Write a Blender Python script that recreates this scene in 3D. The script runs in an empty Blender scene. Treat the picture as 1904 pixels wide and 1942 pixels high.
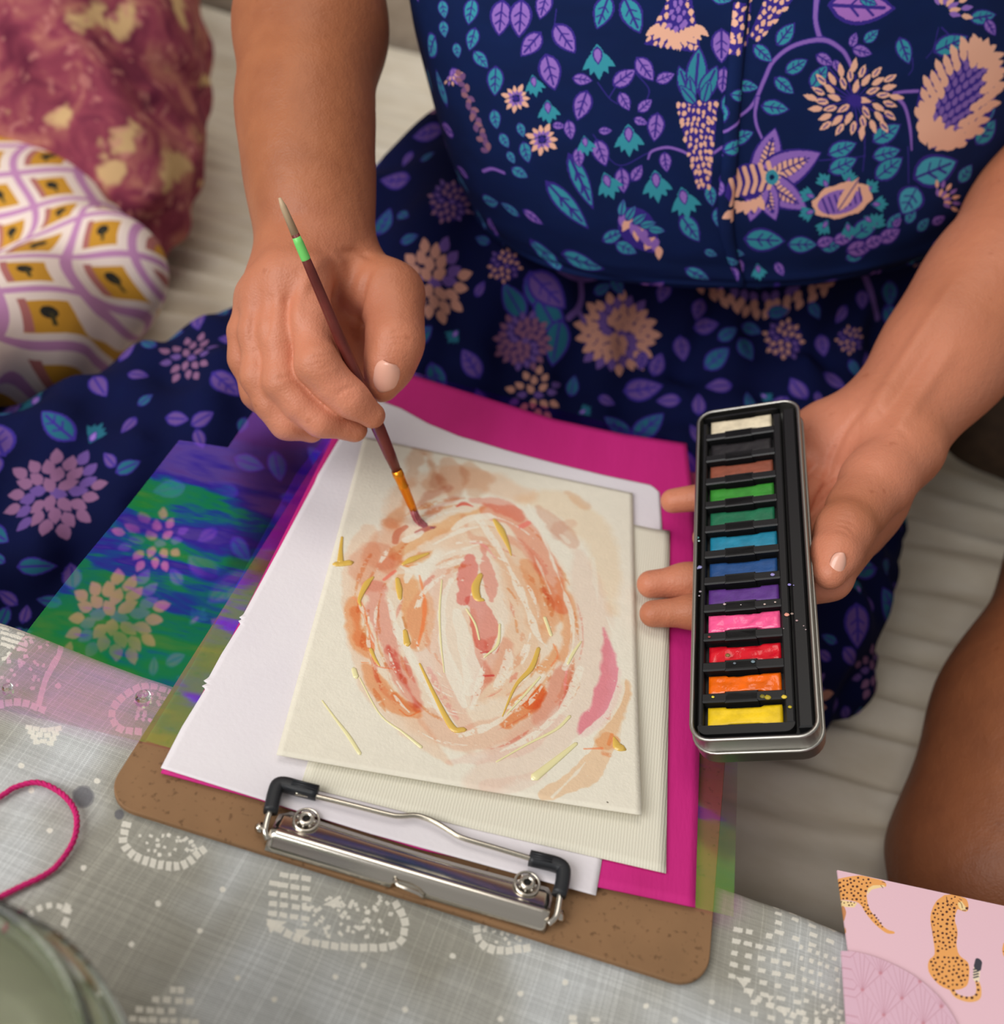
import bpy, bmesh, math, random
import numpy as np
from mathutils import Vector, Matrix
from mathutils.bvhtree import BVHTree
import openvdb

# ------------------------------------------------------------------ camera, world, lights, exposure
W, H, F = 1904, 1942, 1950.0
RC = np.array([[0.97032, -0.24046, 0.02548], [0.17532, 0.62703, -0.75901], [0.16653, 0.74095, 0.65058]])
CAM = np.array([0.11308511, -0.21402232, 0.35177029])
scene = bpy.context.scene
col = scene.collection
cam_data = bpy.data.cameras.new('camera')
cam = bpy.data.objects.new('camera', cam_data)
col.objects.link(cam)
M4 = Matrix([list(RC[0]) + [CAM[0]], list(RC[1]) + [CAM[1]], list(RC[2]) + [CAM[2]], [0, 0, 0, 1]])
cam.matrix_world = M4
cam_data.sensor_fit = 'HORIZONTAL'
cam_data.sensor_width = 36.0
cam_data.lens = 36.0 * F / W
cam_data.clip_start = 0.01
cam_data.dof.use_dof = True
cam_data.dof.focus_distance = 0.44
cam_data.dof.aperture_fstop = 6.4
scene.camera = cam

world = bpy.data.worlds.new('world')
scene.world = world
world.use_nodes = True
bg = world.node_tree.nodes['Background']
bg.inputs[0].default_value = (1.0, 0.965, 0.92, 1)
bg.inputs[1].default_value = 0.30

def area(name, loc, target, size, power, color):
    l = bpy.data.lights.new(name, 'AREA')
    l.shape = 'RECTANGLE'
    l.size, l.size_y = size
    l.energy = power
    l.color = color
    o = bpy.data.objects.new(name, l)
    col.objects.link(o)
    o.location = loc
    d = Vector(target) - Vector(loc)
    o.rotation_euler = d.to_track_quat('-Z', 'Y').to_euler()
    return o

area('window_light', (-0.95, -1.00, 1.15), (0.1, 0.25, 0.0), (1.4, 1.2), 31.0, (1.0, 0.985, 0.97))
area('ceiling_light', (-0.25, 0.35, 1.9), (0.15, 0.3, 0.0), (0.9, 0.9), 8.0, (1.0, 0.93, 0.84))
scene.view_settings.view_transform = 'Standard'
scene.view_settings.look = 'None'
scene.view_settings.gamma = 1.0
scene.view_settings.use_curve_mapping = False
scene.view_settings.exposure = 0.08

# ------------------------------------------------------------------ helpers
rng = np.random.default_rng(7)
random.seed(7)

def ray(px, py):
    return RC @ np.array([(px - W / 2) / F, (H / 2 - py) / F, -1.0])

def P(px, py, D):
    """a place in the room, seen at (px, py) at depth D metres"""
    return CAM + ray(px, py) * D

def PZ(px, py, z=0.0):
    d = ray(px, py)
    return CAM + d * ((z - CAM[2]) / d[2])

def PZv(a, z=0.0):
    a = np.asarray(a, float)
    d = np.stack([(a[:, 0] - W / 2) / F, (H / 2 - a[:, 1]) / F, -np.ones(len(a))], 1) @ RC.T
    return CAM + d * ((z - CAM[2]) / d[:, 2])[:, None]

def srgb(c):
    c = np.asarray(c, float) / 255.0
    return np.where(c <= 0.04045, c / 12.92, ((c + 0.055) / 1.055) ** 2.4)

def c4(c):
    return tuple(srgb(c)) + (1.0,)

def tag(o, label=None, cat=None, group=None, kind=None):
    if label: o['label'] = label
    if cat: o['category'] = cat
    if group: o['group'] = group
    if kind: o['kind'] = kind
    return o

def empty(name, loc=(0, 0, 0)):
    o = bpy.data.objects.new(name, None)
    o.empty_display_size = 0.02
    col.objects.link(o)
    o.location = [float(x) for x in loc]
    return o

def mesh_obj(name, V, Fc, mat=None, parent=None, smooth=True, uv=None):
    V = np.asarray(V, float)
    off = np.zeros(3)
    if parent is not None:
        p = parent
        while p is not None:
            off = off + np.array(p.location)
            p = p.parent
        V = V - off
    me = bpy.data.meshes.new(name)
    me.from_pydata(V.tolist(), [], [list(map(int, f)) for f in Fc])
    if uv is not None:
        uvl = me.uv_layers.new(name='UVMap')
        li = np.zeros(len(me.loops), dtype=np.int32)
        me.loops.foreach_get('vertex_index', li)
        uvl.data.foreach_set('uv', np.asarray(uv, np.float32)[li].ravel())
    me.polygons.foreach_set('use_smooth', [smooth] * len(me.polygons))
    me.update()
    o = bpy.data.objects.new(name, me)
    col.objects.link(o)
    if mat: me.materials.append(mat)
    if parent is not None: o.parent = parent
    return o

def fix_normals(o):
    bm = bmesh.new()
    bm.from_mesh(o.data)
    bmesh.ops.recalc_face_normals(bm, faces=bm.faces)
    bm.to_mesh(o.data)
    bm.free()
    return o

class MB:
    """collects shapes into one mesh"""
    def __init__(self): self.V = []; self.F = []; self.n = 0
    def add(self, V, Fc):
        V = np.asarray(V, float)
        self.V.append(V)
        self.F += [[i + self.n for i in f] for f in Fc]
        self.n += len(V)
        return self
    def tube(self, pts, r, sides=10, closed=False, caps=True, flat=None):
        V, Fc = tube(pts, r, sides, closed, caps, flat)
        return self.add(V, Fc)
    def box(self, o, ex, ey, ez, a, b):
        o, ex, ey, ez = [np.asarray(q, float) for q in (o, ex, ey, ez)]
        V = [o + ex * x + ey * y + ez * z for z in (a[2], b[2]) for y in (a[1], b[1]) for x in (a[0], b[0])]
        return self.add(V, [[0, 2, 3, 1], [4, 5, 7, 6], [0, 1, 5, 4], [2, 6, 7, 3], [0, 4, 6, 2], [1, 3, 7, 5]])
    def build(self, name, mat, parent=None, smooth=True):
        return fix_normals(mesh_obj(name, np.concatenate(self.V), self.F, mat, parent, smooth))

def tube(pts, r, sides=10, closed=False, caps=True, flat=None):
    pts = np.asarray(pts, float)
    n = len(pts)
    r = np.full(n, r) if np.isscalar(r) else np.asarray(r, float)
    T = np.zeros_like(pts)
    if closed:
        T = np.roll(pts, -1, 0) - np.roll(pts, 1, 0)
    else:
        T[1:-1] = pts[2:] - pts[:-2]; T[0] = pts[1] - pts[0]; T[-1] = pts[-1] - pts[-2]
    T /= np.linalg.norm(T, axis=1)[:, None] + 1e-12
    up = np.array([0, 0, 1.0]) if abs(T[0][2]) < 0.9 else np.array([0, 1.0, 0])
    V = []
    for i in range(n):
        a = np.cross(T[i], up); a /= np.linalg.norm(a) + 1e-12
        b = np.cross(a, T[i])
        up = b
        for k in range(sides):
            t = 2 * math.pi * (k + .5) / sides
            ca, sa = math.cos(t), math.sin(t)
            if flat:
                p = flat[1]
                m = (abs(ca) ** p + abs(sa) ** p) ** (-1 / p)
                V.append(pts[i] + r[i] * m * (a * ca + b * sa * flat[0]))
            else:
                V.append(pts[i] + r[i] * (a * ca + b * sa))
    Fc = []
    m = n if closed else n - 1
    for i in range(m):
        j = (i + 1) % n
        for k in range(sides):
            l = (k + 1) % sides
            Fc.append([i * sides + k, i * sides + l, j * sides + l, j * sides + k])
    if caps and not closed:
        Fc.append(list(range(sides))[::-1])
        Fc.append([(n - 1) * sides + k for k in range(sides)])
    return V, Fc

def spline(pts, n):
    pts = np.asarray(pts, float)
    Q = np.vstack([2 * pts[0] - pts[1], pts, 2 * pts[-1] - pts[-2]])
    m = len(pts) - 1
    out = []
    for t in np.linspace(0, m, n):
        i = min(int(t), m - 1); f = t - i
        p0, p1, p2, p3 = Q[i], Q[i + 1], Q[i + 2], Q[i + 3]
        out.append(.5 * (2 * p1 + (p2 - p0) * f + (2 * p0 - 5 * p1 + 4 * p2 - p3) * f ** 2 + (3 * p1 - p0 - 3 * p2 + p3) * f ** 3))
    return np.array(out)

def resample(pts, n):
    pts = np.asarray(pts, float)
    s = np.concatenate([[0], np.cumsum(np.linalg.norm(np.diff(pts, axis=0), axis=1))])
    t = np.linspace(0, s[-1], n)
    return np.stack([np.interp(t, s, pts[:, k]) for k in range(pts.shape[1])], 1)

def noise2(h, w, cells, seed, octaves=3):
    """smooth value noise in 0..1"""
    g = np.random.default_rng(seed)
    out = np.zeros((h, w)); amp = 1.0; tot = 0
    cy, cx = cells
    for o in range(octaves):
        ny, nx = int(cy) + 2, int(cx) + 2
        A = g.random((ny, nx))
        y = np.linspace(0, ny - 1.001, h); x = np.linspace(0, nx - 1.001, w)
        yi, xi = y.astype(int), x.astype(int)
        fy, fx = (y - yi), (x - xi)
        fy = (fy * fy * (3 - 2 * fy))[:, None]; fx = (fx * fx * (3 - 2 * fx))[None]
        a = A[yi][:, xi]; b = A[yi][:, xi + 1]; c = A[yi + 1][:, xi]; d = A[yi + 1][:, xi + 1]
        out += amp * ((a * (1 - fx) + b * fx) * (1 - fy) + (c * (1 - fx) + d * fx) * fy)
        tot += amp; amp *= .5; cy *= 2; cx *= 2
    return out / tot

# ------------------------------------------------------------------ materials
def mat(name, color=(200, 200, 200), rough=.6, metal=0.0, spec=.5, **kw):
    m = bpy.data.materials.new(name)
    m.use_nodes = True
    nt = m.node_tree
    b = nt.nodes['Principled BSDF']
    b.inputs['Base Color'].default_value = c4(color)
    b.inputs['Roughness'].default_value = rough
    b.inputs['Metallic'].default_value = metal
    b.inputs['Specular IOR Level'].default_value = spec
    for k, v in kw.items():
        b.inputs[k].default_value = v
    m.diffuse_color = c4(color)
    return m, nt, b

def N(nt, t, **kw):
    n = nt.nodes.new(t)
    for k, v in kw.items():
        if k.startswith('i_'):
            n.inputs[k[2:].replace('_', ' ')].default_value = v
        else:
            setattr(n, k, v)
    return n

def ramp(nt, fac, stops):
    r = N(nt, 'ShaderNodeValToRGB')
    e = r.color_ramp.elements
    while len(e) < len(stops): e.new(0.5)
    for el, (p, c) in zip(e, stops):
        el.position = p; el.color = c
    nt.links.new(fac, r.inputs[0])
    return r

def mottled(name, c1, c2, scale, rough=.7, bump=0.0, bscale=200.0, metal=0.0, spec=.4, stretch=(1, 1, 1), **kw):
    """two colours mottled by noise, with fine relief"""
    m, nt, b = mat(name, c1, rough, metal, spec, **kw)
    tc = N(nt, 'ShaderNodeTexCoord')
    mp = N(nt, 'ShaderNodeMapping'); mp.inputs['Scale'].default_value = stretch
    nt.links.new(tc.outputs['Object'], mp.inputs[0])
    nz = N(nt, 'ShaderNodeTexNoise', i_Scale=scale, i_Detail=5.0)
    nt.links.new(mp.outputs[0], nz.inputs['Vector'])
    r = ramp(nt, nz.outputs[0], [(.35, c4(c1)), (.65, c4(c2))])
    nt.links.new(r.outputs[0], b.inputs['Base Color'])
    if bump:
        n2 = N(nt, 'ShaderNodeTexNoise', i_Scale=bscale, i_Detail=3.0)
        nt.links.new(mp.outputs[0], n2.inputs['Vector'])
        bp = N(nt, 'ShaderNodeBump', i_Strength=bump, i_Distance=.0005)
        nt.links.new(n2.outputs[0], bp.inputs['Height'])
        nt.links.new(bp.outputs[0], b.inputs['Normal'])
    return m

def print_mat(name, arr, rough=.75, extension='REPEAT', bump=0.0, bscale=900.0, spec=.3, sheen=0.0):
    """a flat print, computed here, laid on a surface by its UVs"""
    h, w = arr.shape[:2]
    im = bpy.data.images.new(name, w, h)
    px = np.ones((h, w, 4), np.float32)
    px[..., :3] = np.clip(arr, 0, 1)
    im.pixels.foreach_set(px.ravel())
    im.update(); im.pack()
    m, nt, b = mat(name, (128, 128, 128), rough, 0.0, spec)
    uv = N(nt, 'ShaderNodeUVMap')
    t = N(nt, 'ShaderNodeTexImage', image=im, extension=extension)
    nt.links.new(uv.outputs[0], t.inputs[0])
    nt.links.new(t.outputs[0], b.inputs['Base Color'])
    if sheen: b.inputs['Sheen Weight'].default_value = sheen
    if bump:
        tc = N(nt, 'ShaderNodeTexCoord')
        n2 = N(nt, 'ShaderNodeTexNoise', i_Scale=bscale, i_Detail=3.0)
        nt.links.new(tc.outputs['Object'], n2.inputs['Vector'])
        bp = N(nt, 'ShaderNodeBump', i_Strength=bump, i_Distance=.0004)
        nt.links.new(n2.outputs[0], bp.inputs['Height'])
        nt.links.new(bp.outputs[0], b.inputs['Normal'])
    return m

# ------------------------------------------------------------------ painter for flat prints
class Canvas:
    """rows run upwards (v); place() turns photo pixels into canvas pixels"""
    def __init__(self, w, h, base, place):
        self.a = np.ones((h, w, 3)) * (np.asarray(base, float) / 255.0)
        self.w, self.h, self.place = w, h, place
        self.mask = np.zeros((h, w), bool)
        self.noise = None
    def win(self, q, pad):
        x0 = max(int(q[:, 0].min() - pad), 0); x1 = min(int(q[:, 0].max() + pad) + 2, self.w)
        y0 = max(int(q[:, 1].min() - pad), 0); y1 = min(int(q[:, 1].max() + pad) + 2, self.h)
        if x1 <= x0 or y1 <= y0: return None
        yy, xx = np.mgrid[y0:y1, x0:x1]
        return x0, x1, y0, y1, xx + .5, yy + .5
    def put(self, w, a, color, mul):
        x0, x1, y0, y1 = w[:4]
        s = self.a[y0:y1, x0:x1]
        c = np.asarray(color, float) / 255.0
        t = s * c if mul else c
        s += (t - s) * a[..., None]
        self.mask[y0:y1, x0:x1] |= a > .3
    def poly(self, pts, color, alpha=1.0, mul=False, raw=False):
        q = np.asarray(pts, float) if raw else self.place(pts)
        if q is None: return
        w = self.win(q, 1)
        if w is None: return
        xx, yy = w[4], w[5]
        ins = np.zeros(xx.shape, bool)
        a = q; b = np.roll(q, -1, 0)
        for (xa, ya), (xb, yb) in zip(a, b):
            if ya == yb: continue
            c = ((ya > yy) != (yb > yy)) & (xx < (xb - xa) * (yy - ya) / (yb - ya) + xa)
            ins ^= c
        self.put(w, ins * alpha, color, mul)
    def stroke(self, pts, width, color, alpha=1.0, mul=False, soft=1.0, dry=0.0, edge=0.0, raw=False, smooth=True, wob=0.0):
        """a brushed line of changing width (canvas scale follows the place() of its own points)"""
        pts = np.asarray(pts, float)
        if smooth and len(pts) > 2: pts = spline(pts, len(pts) * 4)
        wd = np.interp(np.linspace(0, 1, len(pts)), np.linspace(0, 1, len(np.atleast_1d(width))), np.atleast_1d(width)) if not np.isscalar(width) else np.full(len(pts), float(width))
        if raw: q = pts; sc = 1.0
        else:
            q = self.place(pts)
            if q is None: return
            L0 = np.linalg.norm(np.diff(pts, axis=0), axis=1).sum(); L1 = np.linalg.norm(np.diff(q, axis=0), axis=1).sum()
            sc = L1 / max(L0, 1e-6)
        r = wd * sc / 2
        w = self.win(q, r.max() + soft * sc + 2)
        if w is None: return
        xx, yy = w[4], w[5]
        best = np.full(xx.shape, 1e9)
        for i in range(len(q) - 1):
            ax, ay = q[i]; bx, by = q[i + 1]
            dx, dy = bx - ax, by - ay
            t = np.clip(((xx - ax) * dx + (yy - ay) * dy) / (dx * dx + dy * dy + 1e-9), 0, 1)
            d = np.hypot(xx - ax - t * dx, yy - ay - t * dy) - (r[i] * (1 - t) + r[i + 1] * t)
            np.minimum(best, d, out=best)
        s = max(soft * sc, .7)
        if self.noise is not None:
            nz = self.noise[w[2]:w[3], w[0]:w[1]]
            if wob: best = best + (nz - .5) * wob * sc
        a = np.clip(.5 - best / s, 0, 1)
        if edge: a = a * (1 - edge) + edge * a * np.exp(-np.clip(-best, 0, None) / (2.5 * sc))
        if dry and self.noise is not None:
            g = self.grain[w[2]:w[3], w[0]:w[1]]
            a = a * np.clip((g - dry * .75) * 6 + .5, 0, 1)
        self.put(w, a * alpha, color, mul)

# leaf-shaped outlines and the motifs of the dress print, in photo pixels
NAVY, PURPLE, TEAL, PEACH, VIOLET = (14, 32, 76), (148, 110, 196), (56, 150, 168), (240, 184, 158), (58, 44, 138)

def leaf_pts(x, y, L, ang, wr=.42, n=9):
    t = np.linspace(0, 1, n)
    hw = L * wr * .5 * np.sin(math.pi * t ** .8) ** .85
    ax = np.array([math.cos(math.radians(ang)), math.sin(math.radians(ang))])
    nr = np.array([-ax[1], ax[0]])
    c = np.array([x, y]) + np.outer(t - .5, ax) * L
    return np.vstack([c + nr * hw[:, None], (c - nr * hw[:, None])[::-1]]), c, ax, nr, hw

def leaf(cv, x, y, L, ang, c, wr=.5, veins=True):
    o, cl, ax, nr, hw = leaf_pts(x, y, L * 1.08, ang, wr * 1.1)
    cv.poly(o, VIOLET)
    o, cl, ax, nr, hw = leaf_pts(x, y, L * .94, ang, wr)
    cv.poly(o, c)
    cv.stroke(cl[:-1], L * .05 + 1, VIOLET, soft=.8, smooth=False)
    if veins:
        for i in (3, 5):
            for s in (-1, 1):
                cv.stroke([cl[i] - ax * L * .06, cl[i] + nr * s * hw[i] * .62 + ax * L * .07], L * .03 + .8, VIOLET, soft=.8, smooth=False)

def bud(cv, x, y, L, ang=80, c=TEAL):
    for k, da in enumerate((-55, 50, -28, 25, 0)):
        a = ang + da
        o = leaf_pts(x + math.cos(math.radians(a)) * L * .18, y + math.sin(math.radians(a)) * L * .18, L * (.8 if da else 1.0), a, .38)[0]
        cv.poly(o, c)
    o = leaf_pts(x, y, L * .5, ang, .55)[0]
    cv.poly(o, VIOLET)
    o = leaf_pts(x, y, L * .4, ang, .5)[0]
    cv.poly(o, PURPLE)

def burst(cv, x, y, R, n=14, c=PEACH, a0=0, a1=360, inner=.25, mid=VIOLET):
    for ring, (f, cc) in enumerate(((1.0, c), (.62, c if ring_alt(n) else PURPLE))):
        for k in range(n):
            a = a0 + (a1 - a0) * (k + .5 * ring) / n
            r = R * f * (.72 + .1 * math.sin(k * 2.3))
            ca, sa = math.cos(math.radians(a)), math.sin(math.radians(a))
            o = leaf_pts(x + ca * r * .72, y + sa * r * .72, r * .62, a, .55)[0]
            cv.poly(o, cc)
    o = leaf_pts(x, y, R * inner * 2, 0, .95)[0]
    cv.poly(o, mid)

def ring_alt(n): return n % 2 == 0

def cone(cv, x0, y0, x1, y1, w0, w1, c=PEACH, rows=8, c2=None, back=VIOLET):
    """a bunch of scales along an axis, wide at the start"""
    ax = np.array([x1 - x0, y1 - y0], float); L = np.linalg.norm(ax); ax /= L
    nr = np.array([-ax[1], ax[0]]); ang = math.degrees(math.atan2(ax[1], ax[0]))
    t = np.linspace(0, 1, 8); hw = (w0 * (1 - t) + w1 * t) * .5
    c_ = np.array([x0, y0]) + np.outer(t, ax) * L
    cv.poly(np.vstack([c_ + nr * hw[:, None], (c_ - nr * hw[:, None])[::-1]]), back)
    for i in range(rows):
        f = (i + .5) / rows
        hw = (w0 * (1 - f) + w1 * f) * .5
        k = max(2, int(round(2 * hw / (L / rows) / .75)))
        for j in range(k):
            s = ((j + .5 + .25 * (i % 2)) / k * 2 - 1) * hw
            p = np.array([x0, y0]) + ax * (f * L + random.uniform(-.3, .3) * L / rows) + nr * (s + random.uniform(-3, 3))
            cc = c2 if (c2 and abs(s) < hw * .5 and i < rows * .75) else c
            cv.poly(leaf_pts(p[0], p[1], L / rows * random.uniform(.75, 1.1), ang + 25 * (s / (hw + 1e-6)) + random.uniform(-18, 18), random.uniform(.5, .72), 6)[0], cc)

# ------------------------------------------------------------------ the setting: floor, sofa, throw, table, cloth
SEAT = -0.16
fl = mesh_obj('floor', [(-3, -2, -.62), (3, -2, -.62), (3, 3, -.62), (-3, 3, -.62)], [[0, 1, 2, 3]],
              mottled('floor_boards', (120, 92, 70), (100, 74, 54), 6, .6, stretch=(1, 8, 1)), smooth=False)
tag(fl, kind='structure')
wl = mesh_obj('wall_back', [(-3, 1.62, -.62), (3, 1.62, -.62), (3, 1.62, 2.2), (-3, 1.62, 2.2)], [[0, 1, 2, 3]],
              mottled('plaster', (214, 205, 190), (206, 196, 180), 5, .9), smooth=False)
tag(wl, kind='structure')

def rounded_box(name, a, b, r, m, parent, seg=4):
    bm = bmesh.new()
    bmesh.ops.create_cube(bm, size=1)
    for v in bm.verts:
        v.co = Vector([(a[i] + b[i]) / 2 + v.co[i] * (b[i] - a[i]) for i in range(3)])
    bmesh.ops.bevel(bm, geom=bm.edges[:], offset=r, segments=seg, affect='EDGES', profile=.5)
    V = [v.co[:] for v in bm.verts]; bm.verts.index_update()
    Fc = [[v.index for v in f.verts] for f in bm.faces]
    bm.free()
    return mesh_obj(name, V, Fc, m, parent)

sofa_m = mottled('sofa_cloth', (176, 162, 146), (160, 146, 130), 60, .9, .5, 700)
sofa = empty('sofa', (0.1, .7, -.62))
tag(sofa, 'beige fabric sofa behind the seated woman, mostly under the cream throw', 'sofa')
rounded_box('base', (-1.3, .14, -.6), (1.5, 1.55, SEAT - .13), .03, sofa_m, sofa)
for i, (xa, xb) in enumerate(((-1.28, .09), (.11, 1.48))):
    rounded_box('seat_cushion', (xa, .13, SEAT - .14), (xb, 1.2, SEAT - .012), .035, sofa_m, sofa)
    rounded_box('back_cushion', (xa, 1.18, SEAT - .02), (xb, 1.45, .45), .06, sofa_m, sofa)
rounded_box('leg', (-1.25, .2, -.62), (-1.2, .25, -.59), .005, sofa_m, sofa)
rounded_box('leg', (1.4, .2, -.62), (1.45, .25, -.59), .005, sofa_m, sofa)

def throw():
    nx, ny = 260, 330
    xs = np.linspace(-1.15, 1.35, nx)
    s = np.linspace(0, 1.55, ny)                     # from the back towards the front, then down
    V = np.zeros((ny, nx, 3)); Nn = np.zeros((ny, nx, 3))
    y0, yb, r = 1.165, .16, .035
    flat = y0 - yb
    nz = noise2(ny, nx, (9, 12), 3); nb = noise2(ny, nx, (16, 5), 5, 4); nc = noise2(ny, nx, (5, 6), 9, 2)
    for i, t in enumerate(s):
        if t < flat: p = (y0 - t, SEAT); n = (0, 1)
        elif t < flat + r * math.pi / 2:
            a = (t - flat) / r
            p = (yb - r * math.sin(a), SEAT - r + r * math.cos(a)); n = (-math.sin(a), math.cos(a))
        else: p = (yb - r, SEAT - r - (t - flat - r * math.pi / 2)); n = (-1, 0)
        V[i, :, 0] = xs; V[i, :, 1] = p[0]; V[i, :, 2] = p[1]
        Nn[i, :, 1] = n[0]; Nn[i, :, 2] = n[1]
    ph = s[:, None] * 2 * math.pi / .040 + nb * 10 + xs[None] * 3
    rib = np.sin(ph) * .0085 * np.clip(nc * 2.6 - .5, .2, 1)
    crease = (nz - .5) * .03
    V += Nn * (rib + crease + .006)[..., None]
    fade = np.clip((s - .02) / .08, 0, 1)[:, None]
    V[..., 2] += (1 - fade) * .05 * (1 - fade)
    idx = lambda i, j: i * nx + j
    Fc = [[idx(i, j), idx(i + 1, j), idx(i + 1, j + 1), idx(i, j + 1)] for i in range(ny - 1) for j in range(nx - 1)]
    m = mottled('throw_weave', (238, 231, 215), (228, 219, 200), 25, .95, .6, 900, stretch=(1, 3, 1))
    o = mesh_obj('throw', V.reshape(-1, 3), Fc, m)
    so = o.modifiers.new('thick', 'SOLIDIFY'); so.thickness = .004; so.offset = -1
    tag(o, 'cream ribbed throw rumpled over the sofa seat', 'throw')
throw()

# table edge, as seen running under the clipboard
TZ = -.0045
E0, E1 = PZ(0, 1168, TZ), PZ(1590, 1748, TZ)
EX = (E1 - E0) / np.linalg.norm(E1 - E0)
EY = np.array([EX[1], -EX[0], 0.0])              # towards the photographer
if EY[1] > 0: EY = -EY
table = empty('table', E0 + EX * .2 + EY * .4 + np.array([0, 0, -.615]))
tag(table, 'low wooden table hidden under the grey gauze cloth', 'table')
wood = mottled('table_wood', (128, 110, 90), (112, 94, 76), 8, .6, stretch=(1, 10, 1))
mb = MB(); mb.box(E0, EX, EY, np.array([0, 0, 1.0]), (-.45, .008, -.03), (.75, .75, -.0035)); mb.build('tabletop', wood, table, False)
for a, b in ((-.4, .05), (.68, .05), (-.4, .68), (.68, .68)):
    mb = MB(); mb.box(E0 + EX * a + EY * b, EX, EY, np.array([0, 0, 1.0]), (0, 0, -.6155), (.05, .05, -.03)); mb.build('leg', wood, table, False)

A0, B1, CS = -.16, .33, 4600.0                    # cloth print: metres -> canvas pixels
def cloth_ab(p):
    d = p - E0
    return d @ EX, d @ EY
def cloth_place(pts):
    w = PZv(pts, TZ)
    a, b = cloth_ab(w)
    return np.stack([(a - A0) * CS, (B1 - b) * CS], 1)
cw, ch = int(.64 * CS), int((B1 + .12) * CS)
cv = Canvas(cw, ch, (170, 169, 163), cloth_place)
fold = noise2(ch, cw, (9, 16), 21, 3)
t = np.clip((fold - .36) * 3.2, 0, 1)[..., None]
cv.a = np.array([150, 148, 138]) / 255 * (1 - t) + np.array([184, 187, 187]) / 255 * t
wy = noise2(ch, cw, (14, 10), 22, 2) * 34; wx = noise2(ch, cw, (8, 8), 23, 2) * 26
yy, xx = np.mgrid[0:ch, 0:cw]
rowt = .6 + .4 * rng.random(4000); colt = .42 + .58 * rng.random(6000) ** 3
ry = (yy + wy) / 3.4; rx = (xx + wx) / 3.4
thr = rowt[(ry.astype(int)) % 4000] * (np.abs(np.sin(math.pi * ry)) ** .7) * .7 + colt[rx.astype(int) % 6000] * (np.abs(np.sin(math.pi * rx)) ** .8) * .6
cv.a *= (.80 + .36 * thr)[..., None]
grain = (np.sin(math.pi * ry * .5) ** 2 * .5 + rng.random((ch, cw)) * .5)
cv.grain = grain; cv.noise = fold
del yy, xx, wy, wx, rx, ry, thr
WHT = (228, 224, 212)
def dash(x, y, L, wdt, ang, al=.85):
    ca, sa = math.cos(math.radians(ang)), math.sin(math.radians(ang))
    q = [(x + ca * sx * L / 2 - sa * sy * wdt / 2 * random.uniform(.8, 1.15), y + sa * sx * L / 2 + ca * sy * wdt / 2 * random.uniform(.8, 1.15)) for sx, sy in ((-1, -1), (1, -1), (1, 1), (-1, 1))]
    cv.poly(q, WHT, al)
def arc_dashes(pts, n, L, wdt, turn=0):
    q = resample(spline(pts, 60), n)
    for i in range(n):
        a, b = q[max(i - 1, 0)], q[min(i + 1, n - 1)]
        dash(q[i][0], q[i][1], L, wdt, math.degrees(math.atan2(b[1] - a[1], b[0] - a[0])) + turn)
def rows(x0, y0, x1, y1, nr, nc, L, wdt, ang=12, sk=0.0, drop=.1):
    for i in range(nr):
        for j in range(nc):
            if random.random() < drop: continue
            x = x0 + (x1 - x0) * (j + .5) / nc + sk * i; y = y0 + (y1 - y0) * (i + .5) / nr + math.tan(math.radians(ang)) * (x - x0)
            dash(x + random.uniform(-2, 2), y, L * random.uniform(.8, 1.2), wdt, ang)
def dots(pts_poly, n, s):
    q = np.array(pts_poly, float)
    a, b = q.min(0), q.max(0)
    k = 0
    while k < n:
        p = a + (b - a) * rng.random(2)
        ins = False
        for (xa, ya), (xb, yb) in zip(q, np.roll(q, -1, 0)):
            if (ya > p[1]) != (yb > p[1]) and p[0] < (xb - xa) * (p[1] - ya) / (yb - ya) + xa: ins = not ins
        if ins:
            dash(p[0], p[1], s * random.uniform(.7, 1.2), s * random.uniform(.7, 1.1), random.uniform(-20, 60)); k += 1
arc_dashes([(438, 1558), (430, 1575)], 2, 12, 12)
arc_dashes([(240, 1562), (234, 1596), (256, 1622), (300, 1638), (345, 1640), (385, 1610)], 15, 11, 17, 0)
dots([(250, 1570), (370, 1590), (375, 1615), (300, 1622), (255, 1605)], 26, 7)
rows(508, 1645, 590, 1740, 5, 4, 17, 10, 9)
for p in ((505, 1742, 545, 1748, 512, 1770), (640, 1700, 650, 1722, 612, 1716), (560, 1762, 590, 1764, 566, 1784)):
    cv.poly([p[0:2], p[2:4], p[4:6]], WHT, .85)
arc_dashes([(515, 1752), (560, 1778), (620, 1792), (700, 1797), (755, 1788), (768, 1750), (752, 1715)], 19, 15, 15)
dots([(560, 1700), (740, 1700), (750, 1770), (640, 1785), (570, 1755)], 60, 8)
arc_dashes([(905, 1760), (912, 1785), (945, 1800), (1000, 1795)], 8, 14, 15)
dots([(915, 1755), (1010, 1775), (1000, 1788), (930, 1785)], 12, 7)
for i, (y, xa, xb) in enumerate(((1875, 320, 350), (1893, 285, 370), (1912, 255, 375), (1930, 240, 380), (1946, 245, 380))):
    rows(xa, y - 6, xb, y + 6, 1, max(2, int((xb - xa) / 19)), 14, 12, 3)
rows(1078, 1922, 1140, 1960, 3, 3, 14, 10, 5)
for i in range(8):
    rows(1392 - 4 * i + (18 if i > 5 else 0), 1752 + 22 * i, 1490 + 8 * i, 1764 + 22 * i, 1, 5, 15, 9, 12)
rows(1462, 1696, 1590, 1770, 4, 4, 15, 8, 20, 0, .25)
arc_dashes([(1530, 1705), (1560, 1725), (1585, 1752)], 5, 15, 13)
rows(1512, 1782, 1594, 1900, 6, 5, 8, 8, 18, 2, .1)
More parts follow.
